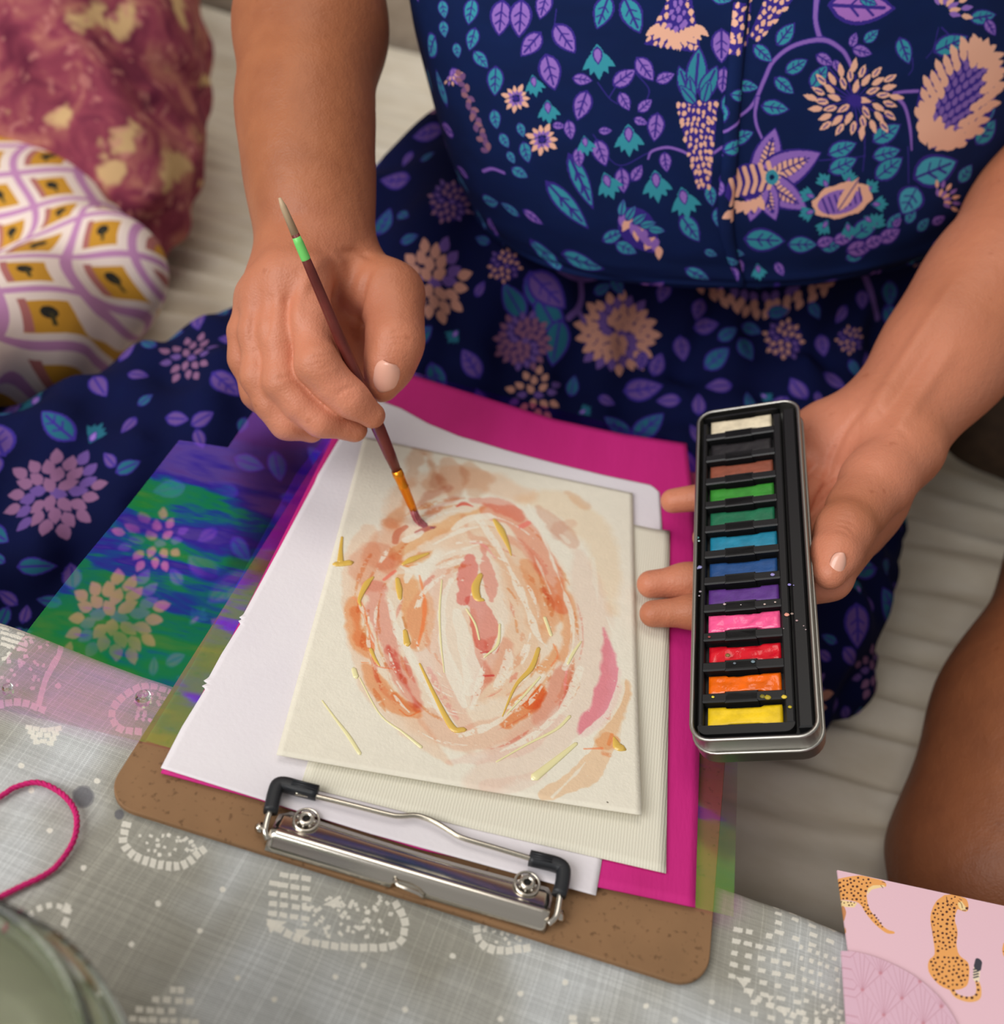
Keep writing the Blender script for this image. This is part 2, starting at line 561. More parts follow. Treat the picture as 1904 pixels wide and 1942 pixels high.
for p in ((1395, 1850, 1425, 1856, 1412, 1872), (1415, 1872, 1432, 1874, 1424, 1892), (1455, 1884, 1470, 1888, 1460, 1900)):
    cv.poly([p[0:2], p[2:4], p[4:6]], WHT, .85)
arc_dashes([(1440, 1894), (1480, 1912), (1540, 1935), (1600, 1942)], 8, 12, 12)
dots([(1450, 1900), (1600, 1905), (1600, 1935), (1500, 1930)], 14, 8)
arc_dashes([(118, 1210), (112, 1240), (100, 1262), (86, 1290), (75, 1330)], 9, 11, 20, 90)
dots([(0, 1200), (100, 1210), (70, 1330), (0, 1320)], 26, 7)
arc_dashes([(0, 1335), (30, 1330), (55, 1335), (80, 1345)], 6, 14, 14)
arc_dashes([(325, 1310), (280, 1298), (232, 1320), (213, 1350), (225, 1378), (262, 1385)], 13, 14, 14)
dots([(240, 1325), (320, 1305), (300, 1375), (250, 1370)], 26, 7)
for i in range(4): arc_dashes([(54 + i * 5, 1378 + i * 9), (82, 1383 + i * 10), (110 - i * 5, 1380 + i * 9)], 5 - i, 13, 9)
rows(0, 1172, 50, 1225, 5, 3, 17, 7, 15)
dots([(0, 1180), (70, 1195), (30, 1290), (0, 1290)], 16, 8)
arc_dashes([(58, 1732), (75, 1722), (92, 1717), (112, 1718), (130, 1726)], 5, 11, 11)
arc_dashes([(126, 1722), (124, 1748)], 2, 18, 14, 20)
for x, y in ((184, 1479), (94, 1574), (158, 1644), (422, 1686), (379, 1764), (249, 1789), (450, 1854), (59, 1497), (636, 1852), (768, 1914),
             (858, 1812), (988, 1882), (1072, 1862), (1225, 1908), (1085, 1945), (520, 1894), (1185, 1812), (1280, 1935), (300, 1712), (108, 1772), (110, 1300),
             (1350, 1900), (950, 1930), (690, 1830), (40, 1450)):
    o = np.array([(x + 6.5 * math.cos(k * .785) * random.uniform(.8, 1.1), y + 6 * math.sin(k * .785) * random.uniform(.8, 1.1)) for k in range(8)])
    cv.poly(o, WHT, .9)
for x, y, r in ((157, 1509, 20), (226, 1543, 9)):    # ink stains
    for s in (1.08, .92):
        cv.poly([(x + r * s * math.cos(k * .4) * (1 + .06 * math.sin(k * 3)), y + r * s * 1.03 * math.sin(k * .4)) for k in range(16)], (92, 92, 100), .45)
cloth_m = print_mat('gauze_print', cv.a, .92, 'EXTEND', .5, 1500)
def tablecloth():
    na, nb = 260, 190
    aa = np.linspace(-.42, .72, na)
    bb = np.concatenate([np.linspace(-.34, -.03, 14), np.linspace(-.028, .012, 22), np.linspace(.014, .36, nb - 56), np.linspace(.38, .72, 20)])
    nb = len(bb)
    r = .007
    n1 = noise2(nb, na, (14, 26), 31, 3); n2 = noise2(nb, na, (6, 30), 32, 2)
    V = np.zeros((nb, na, 3)); UV = np.zeros((nb, na, 2))
    for i, b in enumerate(bb):
        if b > 0: y, z, n = b, 0.0, np.array([0, 0, 1.0])
        elif b > -r * math.pi / 2:
            t = -b / r
            y, z = -r * math.sin(t), -r + r * math.cos(t)
            n = -EY * math.sin(t) + np.array([0, 0, 1.0]) * math.cos(t)
        else: y, z, n = -r, -r - (-b - r * math.pi / 2), -EY
        base = E0 + EY * (y + r) + np.array([0, 0, z])
        wr = (n1[i] - .75) * .0022 + (.0 if b > 0 else (n2[i] - .5) * .02 * min(1, -b / .1))
        V[i] = base + EX * aa[:, None] + n * wr[:, None]
        UV[i, :, 0] = (aa - A0) * CS / cw; UV[i, :, 1] = (B1 - b - r) * CS / ch
    Fc = [[i * na + j, i * na + j + 1, (i + 1) * na + j + 1, (i + 1) * na + j] for i in range(nb - 1) for j in range(na - 1)]
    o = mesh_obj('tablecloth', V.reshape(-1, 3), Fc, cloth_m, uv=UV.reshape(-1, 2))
    fix_normals(o)
    tag(o, 'grey gauze tablecloth with white dashed print, draped over the table edge', 'tablecloth')
tablecloth()
del cv, fold, grain, t

# ------------------------------------------------------------------ clipboard
brd = empty('clipboard', PZ(760, 1600, -.0036))
tag(brd, 'brown hardboard clipboard with chrome clip, lying half over the table edge', 'clipboard')
def board():
    zt, th = -.0006, .003
    pl, pr = PZ(257, 1548, zt - th), PZ(1271, 1866, zt - th)
    ex = (pr - pl) / np.linalg.norm(pr - pl); ey = np.array([-ex[1], ex[0], 0])
    o = pl
    xl = min((PZ(225, 1490, zt) - o) @ ex, (PZ(250, 1425, zt) - o) @ ex)
    xr = max((PZ(1345, 1835, zt) - o) @ ex, (PZ(1349, 1740, zt) - o) @ ex)
    r = .013; L = .302
    ring = []
    for cx, cy, a0 in ((xr - r, r, -90), (xr - r, L - r, 0), (xl + r, L - r, 90), (xl + r, r, 180)):
        for k in range(11):
            a = math.radians(a0 + 9 * k)
            ring.append((cx + r * math.cos(a), cy + r * math.sin(a)))
    n = len(ring)
    lay = [(0, zt - th + .0004, .0004), (0, zt - th, 0.0008), (0, zt - .0005, 0), (0, zt, .0006)]
    lay = [(zt - th, .0006), (zt - th + .0005, 0), (zt - .0005, 0), (zt, .0005)]
    V = []; c = np.array([(xl + xr) / 2, L / 2])
    for z, ins in lay:
        for x, y in ring:
            d = np.array([x, y]) - c
            q = np.array([x, y]) - d / np.linalg.norm(d) * ins
            p = o + ex * q[0] + ey * q[1]
            V.append((p[0], p[1], z))
    Fc = []
    for l in range(3):
        for k in range(n):
            m_ = (k + 1) % n
            Fc.append([l * n + k, l * n + m_, (l + 1) * n + m_, (l + 1) * n + k])
    Fc.append([3 * n + k for k in range(n)]); Fc.append([k for k in range(n)][::-1])
    m, nt, b = mat('hardboard', (150, 112, 78), .75, 0, .3)
    tc = N(nt, 'ShaderNodeTexCoord')
    n1 = N(nt, 'ShaderNodeTexNoise', i_Scale=35.0, i_Detail=6.0)
    n2 = N(nt, 'ShaderNodeTexNoise', i_Scale=420.0, i_Detail=4.0)
    for q in (n1, n2): nt.links.new(tc.outputs['Object'], q.inputs['Vector'])
    r1 = ramp(nt, n1.outputs[0], [(.3, c4((132, 100, 70))), (.7, c4((146, 111, 78)))])
    r2 = ramp(nt, n2.outputs[0], [(.3, (.45, .42, .4, 1)), (.4, (1, 1, 1, 1))])
    mx = N(nt, 'ShaderNodeMix', data_type='RGBA', blend_type='MULTIPLY'); mx.inputs[0].default_value = .7
    nt.links.new(r1.outputs[0], mx.inputs[6]); nt.links.new(r2.outputs[0], mx.inputs[7])
    nt.links.new(mx.outputs[2], b.inputs['Base Color'])
    mesh_obj('board', V, Fc, m, brd, smooth=False)
board()

chrome, _, _ = mat('chrome', (214, 208, 198), .17, 1.0)
chrome_d, _, _ = mat('nickel_wire', (200, 194, 180), .22, 1.0)
rubber, _, _ = mat('black_rubber', (30, 33, 38), .45)
hole_m, _, _ = mat('dark_hole', (14, 12, 12), .8)
def clip():
    zb = .0052
    O = PZ(513, 1574, zb); X1 = PZ(1042, 1731, zb)
    L = np.linalg.norm(X1 - O); ex = (X1 - O) / L; ey = np.array([-ex[1], ex[0], 0]); ez = np.array([0, 0, 1.0])
    dep = ((PZ(539, 1532, .0035) - O) @ ey + (PZ(1039, 1682, .0035) - O) @ ey) / 2
    prof = [(dep, .0028), (dep * .75, .0032), (dep * .45, .0037), (.0030, .0042), (.0022, .0044), (.0012, .0052), (-.0002, .0054), (-.0014, .0048), (-.0024, .0036), (-.0040, .0018), (-.0056, .0003)]
    nx = 41
    V = []; Fc = []
    xs = np.linspace(0, L, nx)
    for i, x in enumerate(xs):
        f = x / L
        for j, (y, z) in enumerate(prof):
            e = 0
            bow = .0012 * math.sin(math.pi * f) * (1 if j < 3 else 0)      # the free edge bows a little
            xx = x
            if j == 0: xx = .004 + (L - .006) * f
            if j == 10 and .47 < f < .56: y += .0016
            V.append(O + ex * xx + ey * (y - bow) + ez * (z - zb))
    n = len(prof)
    for i in range(nx - 1):
        for j in range(n - 1):
            Fc.append([i * n + j, i * n + j + 1, (i + 1) * n + j + 1, (i + 1) * n + j])
    p = mesh_obj('clip_plate', V, Fc, chrome, brd)
    fix_normals(p)
    tag(p, 'chrome clip plate')
    so = p.modifiers.new('thick', 'SOLIDIFY'); so.thickness = .0007; so.offset = -1
    # small pressed tab in the middle of the front face
    mb = MB()
    f = .515
    tp = [(-.006, -.0034, .0034), (-.004, -.0052, .0029), (0, -.0056, .003), (.004, -.0056, .0022), (.0065, -.0058, .0008)]
    mb.tube([O + ex * (L * f + a) + ey * b + ez * (c - zb) for a, b, c in tp], .0008, 8, flat=(.5, 2))
    mb.build('tab', chrome, p)
    for px, py in ((581, 1554), (999.5, 1675)):
        c = PZ(px, py, .0044)
        for nm, rad, rr, mm, zz in (('rivet', .0034, .0009, chrome, .0004), ):
            mb = MB()
            mb.tube([c + ex * rad * .62 * math.cos(a) + ey * rad * .62 * math.sin(a) + ez * .0006 for a in np.linspace(0, 2 * math.pi, 25)[:-1]], .0009, 10, closed=True)
            mb.tube([c + ex * rad * 1.35 * math.cos(a) + ey * rad * 1.35 * math.sin(a) - ez * .0002 for a in np.linspace(0, 2 * math.pi, 29)[:-1]], .0005, 8, closed=True)
            for k in range(8):
                a = k * math.pi / 4
                q = c + ex * rad * .95 * math.cos(a) + ey * rad * .95 * math.sin(a)
                mb.tube([q + ez * .0001, q + ez * .0007], [.0006, .0003], 6)
            rv = mb.build(nm, mm, p)
            mb = MB(); mb.tube([c - ez * .0002, c + ez * .0005], .0016, 16); mb.build('hole', hole_m, p)
    # lever wire with its wave
    zw = .0062
    wp = [(560, 1503), (602, 1511), (668, 1527), (735, 1544), (758, 1547.5), (788, 1546.5), (811, 1553), (831, 1562.5), (853, 1576), (877, 1589), (940, 1608), (1003, 1627), (1035, 1636)]
    mb = MB(); mb.tube(spline([PZ(x, y, zw) for x, y in wp], 90), .00105, 10)
    w = mb.build('lever_wire', chrome_d, brd)
    for nm, pts, zs in (('wire_leg', [(516, 1528), (508, 1550), (503, 1575), (508, 1592)], (.006, .0055, .0045, .003)),
                        ('wire_leg', [(1063, 1685), (1060, 1712), (1054, 1738), (1040, 1752)], (.006, .0055, .0045, .003))):
        mb = MB(); mb.tube(spline([PZ(x, y, z) for (x, y), z in zip(pts, zs)], 24), .0012, 10); mb.build(nm, chrome, brd)
    # the ears the wire turns in
    for px, py in ((494, 1570), (1063, 1737)):
        c = PZ(px, py, .003)
        mb = MB(); mb.tube([c - ex * .0006 - ez * .0008, c + ex * .0006 + ez * .0008], .0019, 16); mb.build('ear', chrome, brd)
    # ribbed black rubber corner grips
    for pts in ([(602, 1504), (566, 1495), (540, 1488), (527, 1490), (521, 1503), (517, 1520), (513, 1540)],
                [(1004, 1627), (1034, 1634), (1056, 1640), (1067, 1648), (1068, 1662), (1065, 1680), (1060, 1697)]):
        mb = MB()
        q = spline([PZ(x, y, zw) for x, y in pts], 26)
        mb.tube(q, .0027, 16, flat=(.95, 3.6))
        for s in (2, 3.5, 5):
            for off in (-1, 0, 1):
                pass
        g = mb.build('corner_grip', rubber, brd)
        T = q[6] - q[1]; T /= np.linalg.norm(T); nr = np.cross([0, 0, 1], T)
        mb = MB()
        for off in (-.0012, -.0002, .0008):
            mb.tube([q[0] * .85 + q[3] * .15 + nr * off + ez * .0026, q[6] + nr * off + ez * .0026], .0003, 6)
        mb.build('ridges', rubber, g)
clip()

# ------------------------------------------------------------------ sheets on the clipboard
def coons(bottom, right, top, left, z, nu, nv, zf=None):
    B, R_, T_, L_ = [resample(PZv(e, z), n) for e, n in ((bottom, nu), (right, nv), (top, nu), (left, nv))]
    u = np.linspace(0, 1, nu)[None, :, None]; v = np.linspace(0, 1, nv)[:, None, None]
    G = (1 - v) * B[None] + v * T_[None] + (1 - u) * L_[:, None] + u * R_[:, None] \
        - ((1 - u) * (1 - v) * B[0] + u * (1 - v) * B[-1] + (1 - u) * v * T_[0] + u * v * T_[-1])
    if zf is not None: G[..., 2] += zf(u[..., 0], v[..., 0])
    return G

def sheet(name, G, m, label, cat, group=None, thick=.0003, uvf=None):
    nv, nu = G.shape[:2]
    V = G.reshape(-1, 3)
    Fc = [[i * nu + j, i * nu + j + 1, (i + 1) * nu + j + 1, (i + 1) * nu + j] for i in range(nv - 1) for j in range(nu - 1)]
    uv = uvf(V) if uvf else None
    o = mesh_obj(name, V, Fc, m, uv=uv)
    so = o.modifiers.new('thick', 'SOLIDIFY'); so.thickness = thick; so.offset = -1
    tag(o, label, cat, group)
    return o

# iridescent film: clear, tinted, and mirror-coloured in drifting bands
def film_mat():
    m = bpy.data.materials.new('iridescent_film'); m.use_nodes = True
    nt = m.node_tree; nt.nodes.clear()
    out = N(nt, 'ShaderNodeOutputMaterial')
    tc = N(nt, 'ShaderNodeTexCoord')
    mp = N(nt, 'ShaderNodeMapping'); mp.inputs['Scale'].default_value = (5, 17, 8); mp.inputs['Rotation'].default_value = (0, 0, -.1)
    nt.links.new(tc.outputs['Object'], mp.inputs[0])
    nz = N(nt, 'ShaderNodeTexNoise', i_Scale=2.2, i_Detail=4.0, i_Roughness=.62, i_Distortion=.2)
    nt.links.new(mp.outputs[0], nz.inputs['Vector'])
    sp = N(nt, 'ShaderNodeSeparateXYZ'); nt.links.new(tc.outputs['Object'], sp.inputs[0])
    gr = N(nt, 'ShaderNodeMath', operation='MULTIPLY_ADD'); gr.inputs[1].default_value = 1.7; gr.inputs[2].default_value = 0.0
    nt.links.new(sp.outputs[1], gr.inputs[0])
    ad = N(nt, 'ShaderNodeMath', operation='ADD'); nt.links.new(gr.outputs[0], ad.inputs[0]); nt.links.new(nz.outputs[0], ad.inputs[1])
    hue = ramp(nt, ad.outputs[0], [(.46, (.20, .62, .06, 1)), (.58, (.04, .56, .10, 1)), (.64, (.02, .50, .24, 1)), (.69, (.03, .16, .80, 1)), (.75, (.08, .05, .85, 1)), (.84, (.22, .14, .85, 1)), (.95, (.26, .10, .62, 1))])
    gl = N(nt, 'ShaderNodeBsdfGlossy'); gl.inputs['Roughness'].default_value = .16
    nt.links.new(hue.outputs[0], gl.inputs[0])
    tr = N(nt, 'ShaderNodeBsdfTransparent'); tr.inputs[0].default_value = (.84, .42, .78, 1)
    mx = N(nt, 'ShaderNodeAddShader')
    g2 = N(nt, 'ShaderNodeMixShader'); g2.inputs[0].default_value = .85
    blk = N(nt, 'ShaderNodeBsdfDiffuse'); blk.inputs[0].default_value = (0, 0, 0, 1)
    nt.links.new(blk.outputs[0], g2.inputs[1]); nt.links.new(gl.outputs[0], g2.inputs[2])
    nt.links.new(tr.outputs[0], mx.inputs[0]); nt.links.new(g2.outputs[0], mx.inputs[1])
    nt.links.new(mx.outputs[0], out.inputs[0])
    return m
film_m = film_mat()
def film(poly, z, label, wave):
    """a cut sheet of film: outline in photo pixels, meshed as strips between its left and right edges"""
    o = np.array([PZ(x, y, z) for x, y in poly])
    bm = bmesh.new()
    vs = [bm.verts.new(p) for p in o]
    bm.faces.new(vs)
    bmesh.ops.triangulate(bm, faces=bm.faces[:])
    for _ in range(5): bmesh.ops.subdivide_edges(bm, edges=[e for e in bm.edges if e.calc_length() > .012], cuts=1, use_grid_fill=True)
    for v in bm.verts:
        v.co.z += wave(v.co.x, v.co.y)
    bm.verts.index_update()
    V = [v.co[:] for v in bm.verts]; Fc = [[v.index for v in f.verts] for f in bm.faces]; bm.free()
    ob = mesh_obj('film_sheet', V, Fc, film_m)
    fix_normals(ob)
    return tag(ob, label, 'film', 'iridescent film sheets')
film([(-120, 1420), (60, 1185), (340, 836), (432, 850), (492, 762), (560, 640), (800, 760), (760, 1200), (640, 1480), (330, 1420), (120, 1372), (-40, 1336)], .0004,
     'iridescent film with stepped corner, left of the clipboard papers', lambda x, y: .0005 * math.sin(60 * y + 9))
film([(276, 1404), (367, 1256), (430, 1142), (560, 900), (720, 690), (1300, 840), (1402, 1000), (1398, 1500), (1391, 1739), (1320, 1722)], .0009,
     'iridescent film directly beneath the magenta sheet, peeking out both sides', lambda x, y: 0.0003 * math.sin(70 * x))

# magenta sheet
mag = mottled('magenta_paper', (203, 32, 128), (192, 26, 118), 30, .7, .35, 600, stretch=(1, .25, 1))
Gm = coons([(305, 1465), (400, 1492), (480, 1514), (800, 1612), (1318, 1722)], [(1318, 1722), (1326, 1450), (1330, 1200), (1312, 930), (1300, 846)],
           [(690, 694), (780, 716), (1050, 800), (1180, 828), (1300, 846)], [(305, 1465), (455, 1178), (628, 836), (690, 694)], .0015, 60, 70,
           lambda u, v: .0006 * np.abs(np.sin(5 * u)) * (1 - v) ** 4 + .002 * v ** 6)
sheet('magenta_sheet', Gm, mag, 'magenta sheet under the white sheets on the clipboard', 'paper', thick=.0006)

# white sheet, torn at the left edge, its far edge curling
white_m = mottled('white_paper', (231, 226, 230), (226, 220, 226), 20, .75, .25, 500)
tear = lambda x, y, s: [(x + 5 * s, y - 10 * s), (x - 3 * s, y - 5 * s), (x + 4 * s, y - 2 * s), (x - 5 * s, y + 2 * s), (x + 1 * s, y + 6 * s), (x - 2 * s, y + 10 * s)]
left = [(305, 1456), (345, 1378)] + tear(389, 1298, 1.3)[::-1] + [(420, 1240)] + tear(456, 1176, 1)[::-1] + [(530, 1040), (597, 915), (602, 902), (640, 838), (700, 752)]
Gw = coons([(305, 1456), (700, 1580), (1130, 1698)], [(1130, 1698), (1190, 1350), (1256, 1004), (1251, 934)],
           [(700, 752), (760, 775), (812, 806), (870, 831), (960, 856), (1050, 878), (1150, 902), (1236, 920), (1251, 934)], left, .0024, 70, 200,
           lambda u, v: .0012 * np.exp(-((u - .35) / .2) ** 2) * np.clip(v - .85, 0, 1) * 8)
sheet('white_sheet', Gw, white_m, 'plain white sheet with torn left edge, lying on the magenta sheet', 'paper')

# cream laid sheet with fine ribs
lm, lnt, lb = mat('laid_paper', (229, 224, 207), .85, 0, .2)
tc = N(lnt, 'ShaderNodeTexCoord'); wv = N(lnt, 'ShaderNodeTexWave', bands_direction='X', i_Scale=260.0, i_Distortion=1.5, i_Detail=2.0); wv.inputs['Detail Scale'].default_value = 2
lnt.links.new(tc.outputs['Object'], wv.inputs['Vector'])
rr = ramp(lnt, wv.outputs[0], [(0, c4((222, 217, 199))), (1, c4((228, 224, 207)))]); lnt.links.new(rr.outputs[0], lb.inputs['Base Color'])
bp = N(lnt, 'ShaderNodeBump', i_Strength=.3, i_Distance=.0003); lnt.links.new(wv.outputs[0], bp.inputs['Height']); lnt.links.new(bp.outputs[0], lb.inputs['Normal'])
Gc = coons([(570, 1490), (900, 1572), (1263, 1656)], [(1263, 1656), (1268, 1330), (1270, 1006)], [(760, 888), (1000, 950), (1240, 1003), (1270, 1006)], [(570, 1490), (665, 1180), (760, 888)], .0031, 40, 50)
sheet('ribbed_sheet', Gc, lm, 'cream ribbed paper sheet directly under the painting', 'paper', thick=.0004)

# ------------------------------------------------------------------ the painting
ZP = .0042
pa_corners = PZv([(524, 1437), (1212, 1556), (1200, 935), (690, 830)], ZP)
px0, px1 = pa_corners[:, 0].min() - .002, pa_corners[:, 0].max() + .002
py0, py1 = pa_corners[:, 1].min() - .002, pa_corners[:, 1].max() + .002
PS = 6800.0
def paint_place(pts):
    a = np.asarray(pts, float)
    w = PZv(np.stack([500 + a[:, 0] / 2.369, 780 + a[:, 1] / 2.369], 1), ZP)
    return np.stack([(w[:, 0] - px0) * PS, (w[:, 1] - py0) * PS], 1)
pw, ph_ = int((px1 - px0) * PS), int((py1 - py0) * PS)
cv = Canvas(pw, ph_, (230, 224, 207), paint_place)
cv.a *= (.985 + .03 * noise2(ph_, pw, (60, 50), 2, 3))[..., None]
cv.noise = noise2(ph_, pw, (22, 16), 12, 4)
cv.grain = noise2(ph_, pw, (150, 110), 13, 2)
def wash(pts, w, c, a, **k): cv.stroke(pts, w, c, a * .60, dry=k.pop('dry', .10), mul=True, soft=k.pop('soft', 12), wob=k.pop('wob', 46), **k)
def wet(pts, w, c, a, **k): cv.stroke(pts, w, c, a, mul=False, soft=k.pop('soft', 9), wob=k.pop('wob', 26), **k)
def resist(pts, w, a=.9, c=(232, 226, 209), dry=.35): cv.stroke(pts, np.asarray(w, float) * .72, c, a * .92, soft=5, wob=24, dry=max(dry, .16))
# broad pale washes
wash([(640, 560), (520, 760), (520, 1000), (640, 1240), (850, 1430), (1100, 1390), (1260, 1180), (1300, 900), (1200, 640), (1000, 480), (760, 520)], 190, (252, 226, 208), .8, soft=40)
wash([(880, 640), (840, 900), (880, 1200), (960, 1260), (1060, 1040), (1060, 760), (980, 640)], 150, (252, 226, 212), .7, soft=40)
wash([(470, 540), (440, 640), (415, 780), (400, 920), (420, 1060), (470, 1200), (570, 1340), (700, 1470), (840, 1600)], [90, 130, 110, 60, 60, 80, 90, 90, 30], (252, 214, 192), .75)
wash([(560, 520), (640, 400), (760, 330), (900, 300), (1040, 330), (1180, 380)], [60, 150, 170, 150, 130, 90], (248, 206, 180), .75, soft=30)
wash([(620, 700), (760, 600), (900, 560), (1060, 600), (1180, 760), (1250, 940)], [60, 90, 120, 150, 150, 120], (250, 216, 192), .7, soft=26)
wash([(1180, 400), (1350, 420), (1490, 560), (1545, 720), (1560, 900)], [60, 150, 140, 100, 40], (252, 226, 196), .7, soft=30)
wash([(1420, 640), (1460, 860), (1440, 1080), (1400, 1280), (1270, 1460), (1100, 1590), (960, 1680)], [60, 170, 190, 200, 190, 160, 90], (248, 224, 218), .8, soft=26)
wash([(800, 740), (730, 880), (730, 1040), (790, 1200), (860, 1350), (900, 1420)], [70, 120, 120, 110, 90, 60], (250, 214, 206), .8)
wash([(1050, 640), (1130, 760), (1170, 920), (1150, 1080), (1080, 1210), (980, 1300)], [60, 120, 130, 130, 110, 60], (250, 220, 196), .85, soft=22)
wash([(740, 1390), (850, 1480), (1000, 1460), (1150, 1400), (1290, 1290), (1360, 1160)], [90, 120, 130, 120, 100, 60], (246, 206, 192), .8)
wash([(830, 1590), (1000, 1560), (1180, 1500), (1330, 1380)], [40, 70, 80, 40], (248, 212, 210), .6)
wash([(1000, 1700), (1130, 1690), (1250, 1640)], [60, 90, 40], (250, 226, 224), .7)
wash([(620, 790), (680, 820), (700, 960), (690, 1060)], [70, 110, 100, 60], (252, 204, 160), .8)
wash([(930, 900), (900, 1000), (905, 1090)], [60, 60, 40], (252, 212, 190), .6)
# brown and peach touches along the far edge
for q, w, c, a in (([(640, 330), (680, 230), (720, 180), (750, 230), (765, 330)], [40, 60, 46, 30, 60], (226, 178, 150), .8), ([(720, 190), (760, 260), (770, 340)], 20, (208, 150, 122), .6),
                   ([(830, 230), (850, 300), (860, 370)], [60, 90, 50], (222, 170, 142), .75), ([(930, 240), (960, 300), (950, 370)], [60, 90, 60], (224, 176, 146), .75),
                   ([(680, 430), (750, 380), (840, 345)], [26, 40, 20], (214, 150, 132), .8), ([(740, 460), (840, 400), (900, 390)], [20, 30, 16], (226, 150, 134), .7),
                   ([(1230, 430), (1310, 510), (1390, 590)], [30, 80, 60], (226, 172, 152), .75), ([(1370, 370), (1440, 420)], [30, 60], (236, 190, 158), .7),
                   ([(560, 510), (600, 460), (650, 400)], [40, 44, 40], (238, 172, 124), .85), ([(540, 640), (560, 570), (560, 500)], [130, 100, 40], (240, 190, 168), .8),
                   ([(500, 640), (480, 700), (500, 790)], [120, 150, 60], (240, 178, 156), .7), ([(560, 700), (600, 660)], [60, 40], (242, 158, 122), .7)):
    wash(q, w, c, a, soft=14)
# orange
wash([(600, 640), (740, 560), (880, 490), (990, 430)], [60, 60, 60, 30], (246, 190, 130), .95)
wash([(640, 690), (700, 660), (770, 620)], [50, 60, 20], (240, 160, 84), .9)
wash([(1010, 440), (1120, 480), (1220, 600), (1300, 740), (1340, 880)], [90, 110, 110, 90, 60], (244, 160, 138), .95)
wash([(940, 400), (1050, 420), (1150, 480)], [50, 90, 60], (240, 140, 124), .8)
wash([(1180, 690), (1260, 820), (1290, 930), (1260, 1040)], [60, 90, 80, 40], (246, 182, 132), .85)
wash([(1330, 760), (1365, 880), (1368, 1000), (1345, 1110)], [50, 60, 60, 40], (250, 186, 130), .9)
wash([(405, 850), (410, 960), (445, 1060), (495, 1130)], [40, 66, 60, 30], (250, 176, 116), .95)
wash([(420, 900), (430, 1000), (470, 1070)], [24, 50, 30], (244, 146, 76), .7)
wash([(460, 1150), (520, 1240), (600, 1330), (680, 1370)], [50, 80, 80, 40], (246, 170, 112), .95)
wash([(590, 1280), (650, 1330), (690, 1350)], [30, 40, 20], (240, 130, 50), .8)
wash([(640, 760), (670, 860), (680, 960), (670, 1060)], [60, 80, 70, 30], (248, 186, 132), .9)
wash([(1090, 1410), (1160, 1340), (1230, 1260)], [60, 90, 60], (246, 140, 60), .95, dry=.3)
wash([(1190, 1320), (1240, 1270)], [50, 40], (250, 130, 40), .9)
wash([(1250, 1170), (1300, 1110), (1310, 1060)], [40, 40, 20], (246, 160, 90), .9, dry=.3)
wash([(1620, 1230), (1600, 1330), (1560, 1420), (1530, 1500)], [26, 40, 40, 60], (246, 186, 134), .95)
wash([(1255, 1740), (1370, 1690), (1480, 1590), (1545, 1490)], [50, 90, 100, 60], (250, 204, 164), .95, soft=5)
wash([(1520, 1555), (1545, 1560)], 26, (244, 160, 112), .9)
# pink and red
wash([(500, 800), (520, 900), (550, 1000), (580, 1080)], [80, 84, 80, 60], (240, 158, 152), .95)
wash([(570, 1090), (620, 1190), (660, 1270), (690, 1340)], [60, 90, 80, 30], (240, 160, 150), .95)
wash([(560, 1060), (590, 1150), (640, 1240), (690, 1330)], [16, 24, 20, 14], (226, 90, 80), .8, dry=.2)
wash([(935, 660), (915, 760), (900, 860)], [30, 56, 50], (236, 112, 112), .98, soft=5)
wash([(985, 620), (1015, 730), (1025, 850)], [24, 50, 44], (240, 150, 144), .95, soft=5)
wash([(950, 860), (990, 930), (1005, 1060)], [90, 100, 70], (236, 128, 124), .98, soft=5)
wash([(960, 1060), (960, 1130), (985, 1200), (960, 1260), (930, 1330)], [60, 70, 60, 40, 20], (240, 160, 148), .9, dry=.25)
wash([(1060, 1060), (1040, 1130), (990, 1200)], [90, 90, 50], (244, 184, 170), .85)
wash([(1525, 980), (1552, 1100), (1550, 1230), (1505, 1360), (1430, 1450)], [20, 56, 66, 70, 30], (244, 112, 154), 1.05)
wash([(1340, 1180), (1320, 1290), (1230, 1400)], [60, 90, 60], (244, 186, 180), .8)
wash([(1390, 500), (1330, 520), (1310, 560)], [30, 40, 30], (232, 180, 166), .5)
wash([(1090, 560), (1180, 620), (1250, 720)], [40, 60, 40], (240, 160, 144), .6)
wash([(900, 470), (930, 560), (1000, 590)], [20, 20, 24], (238, 176, 156), .6)
wash([(740, 1160), (800, 1290), (870, 1390)], 26, (246, 160, 172), .6, dry=.45)
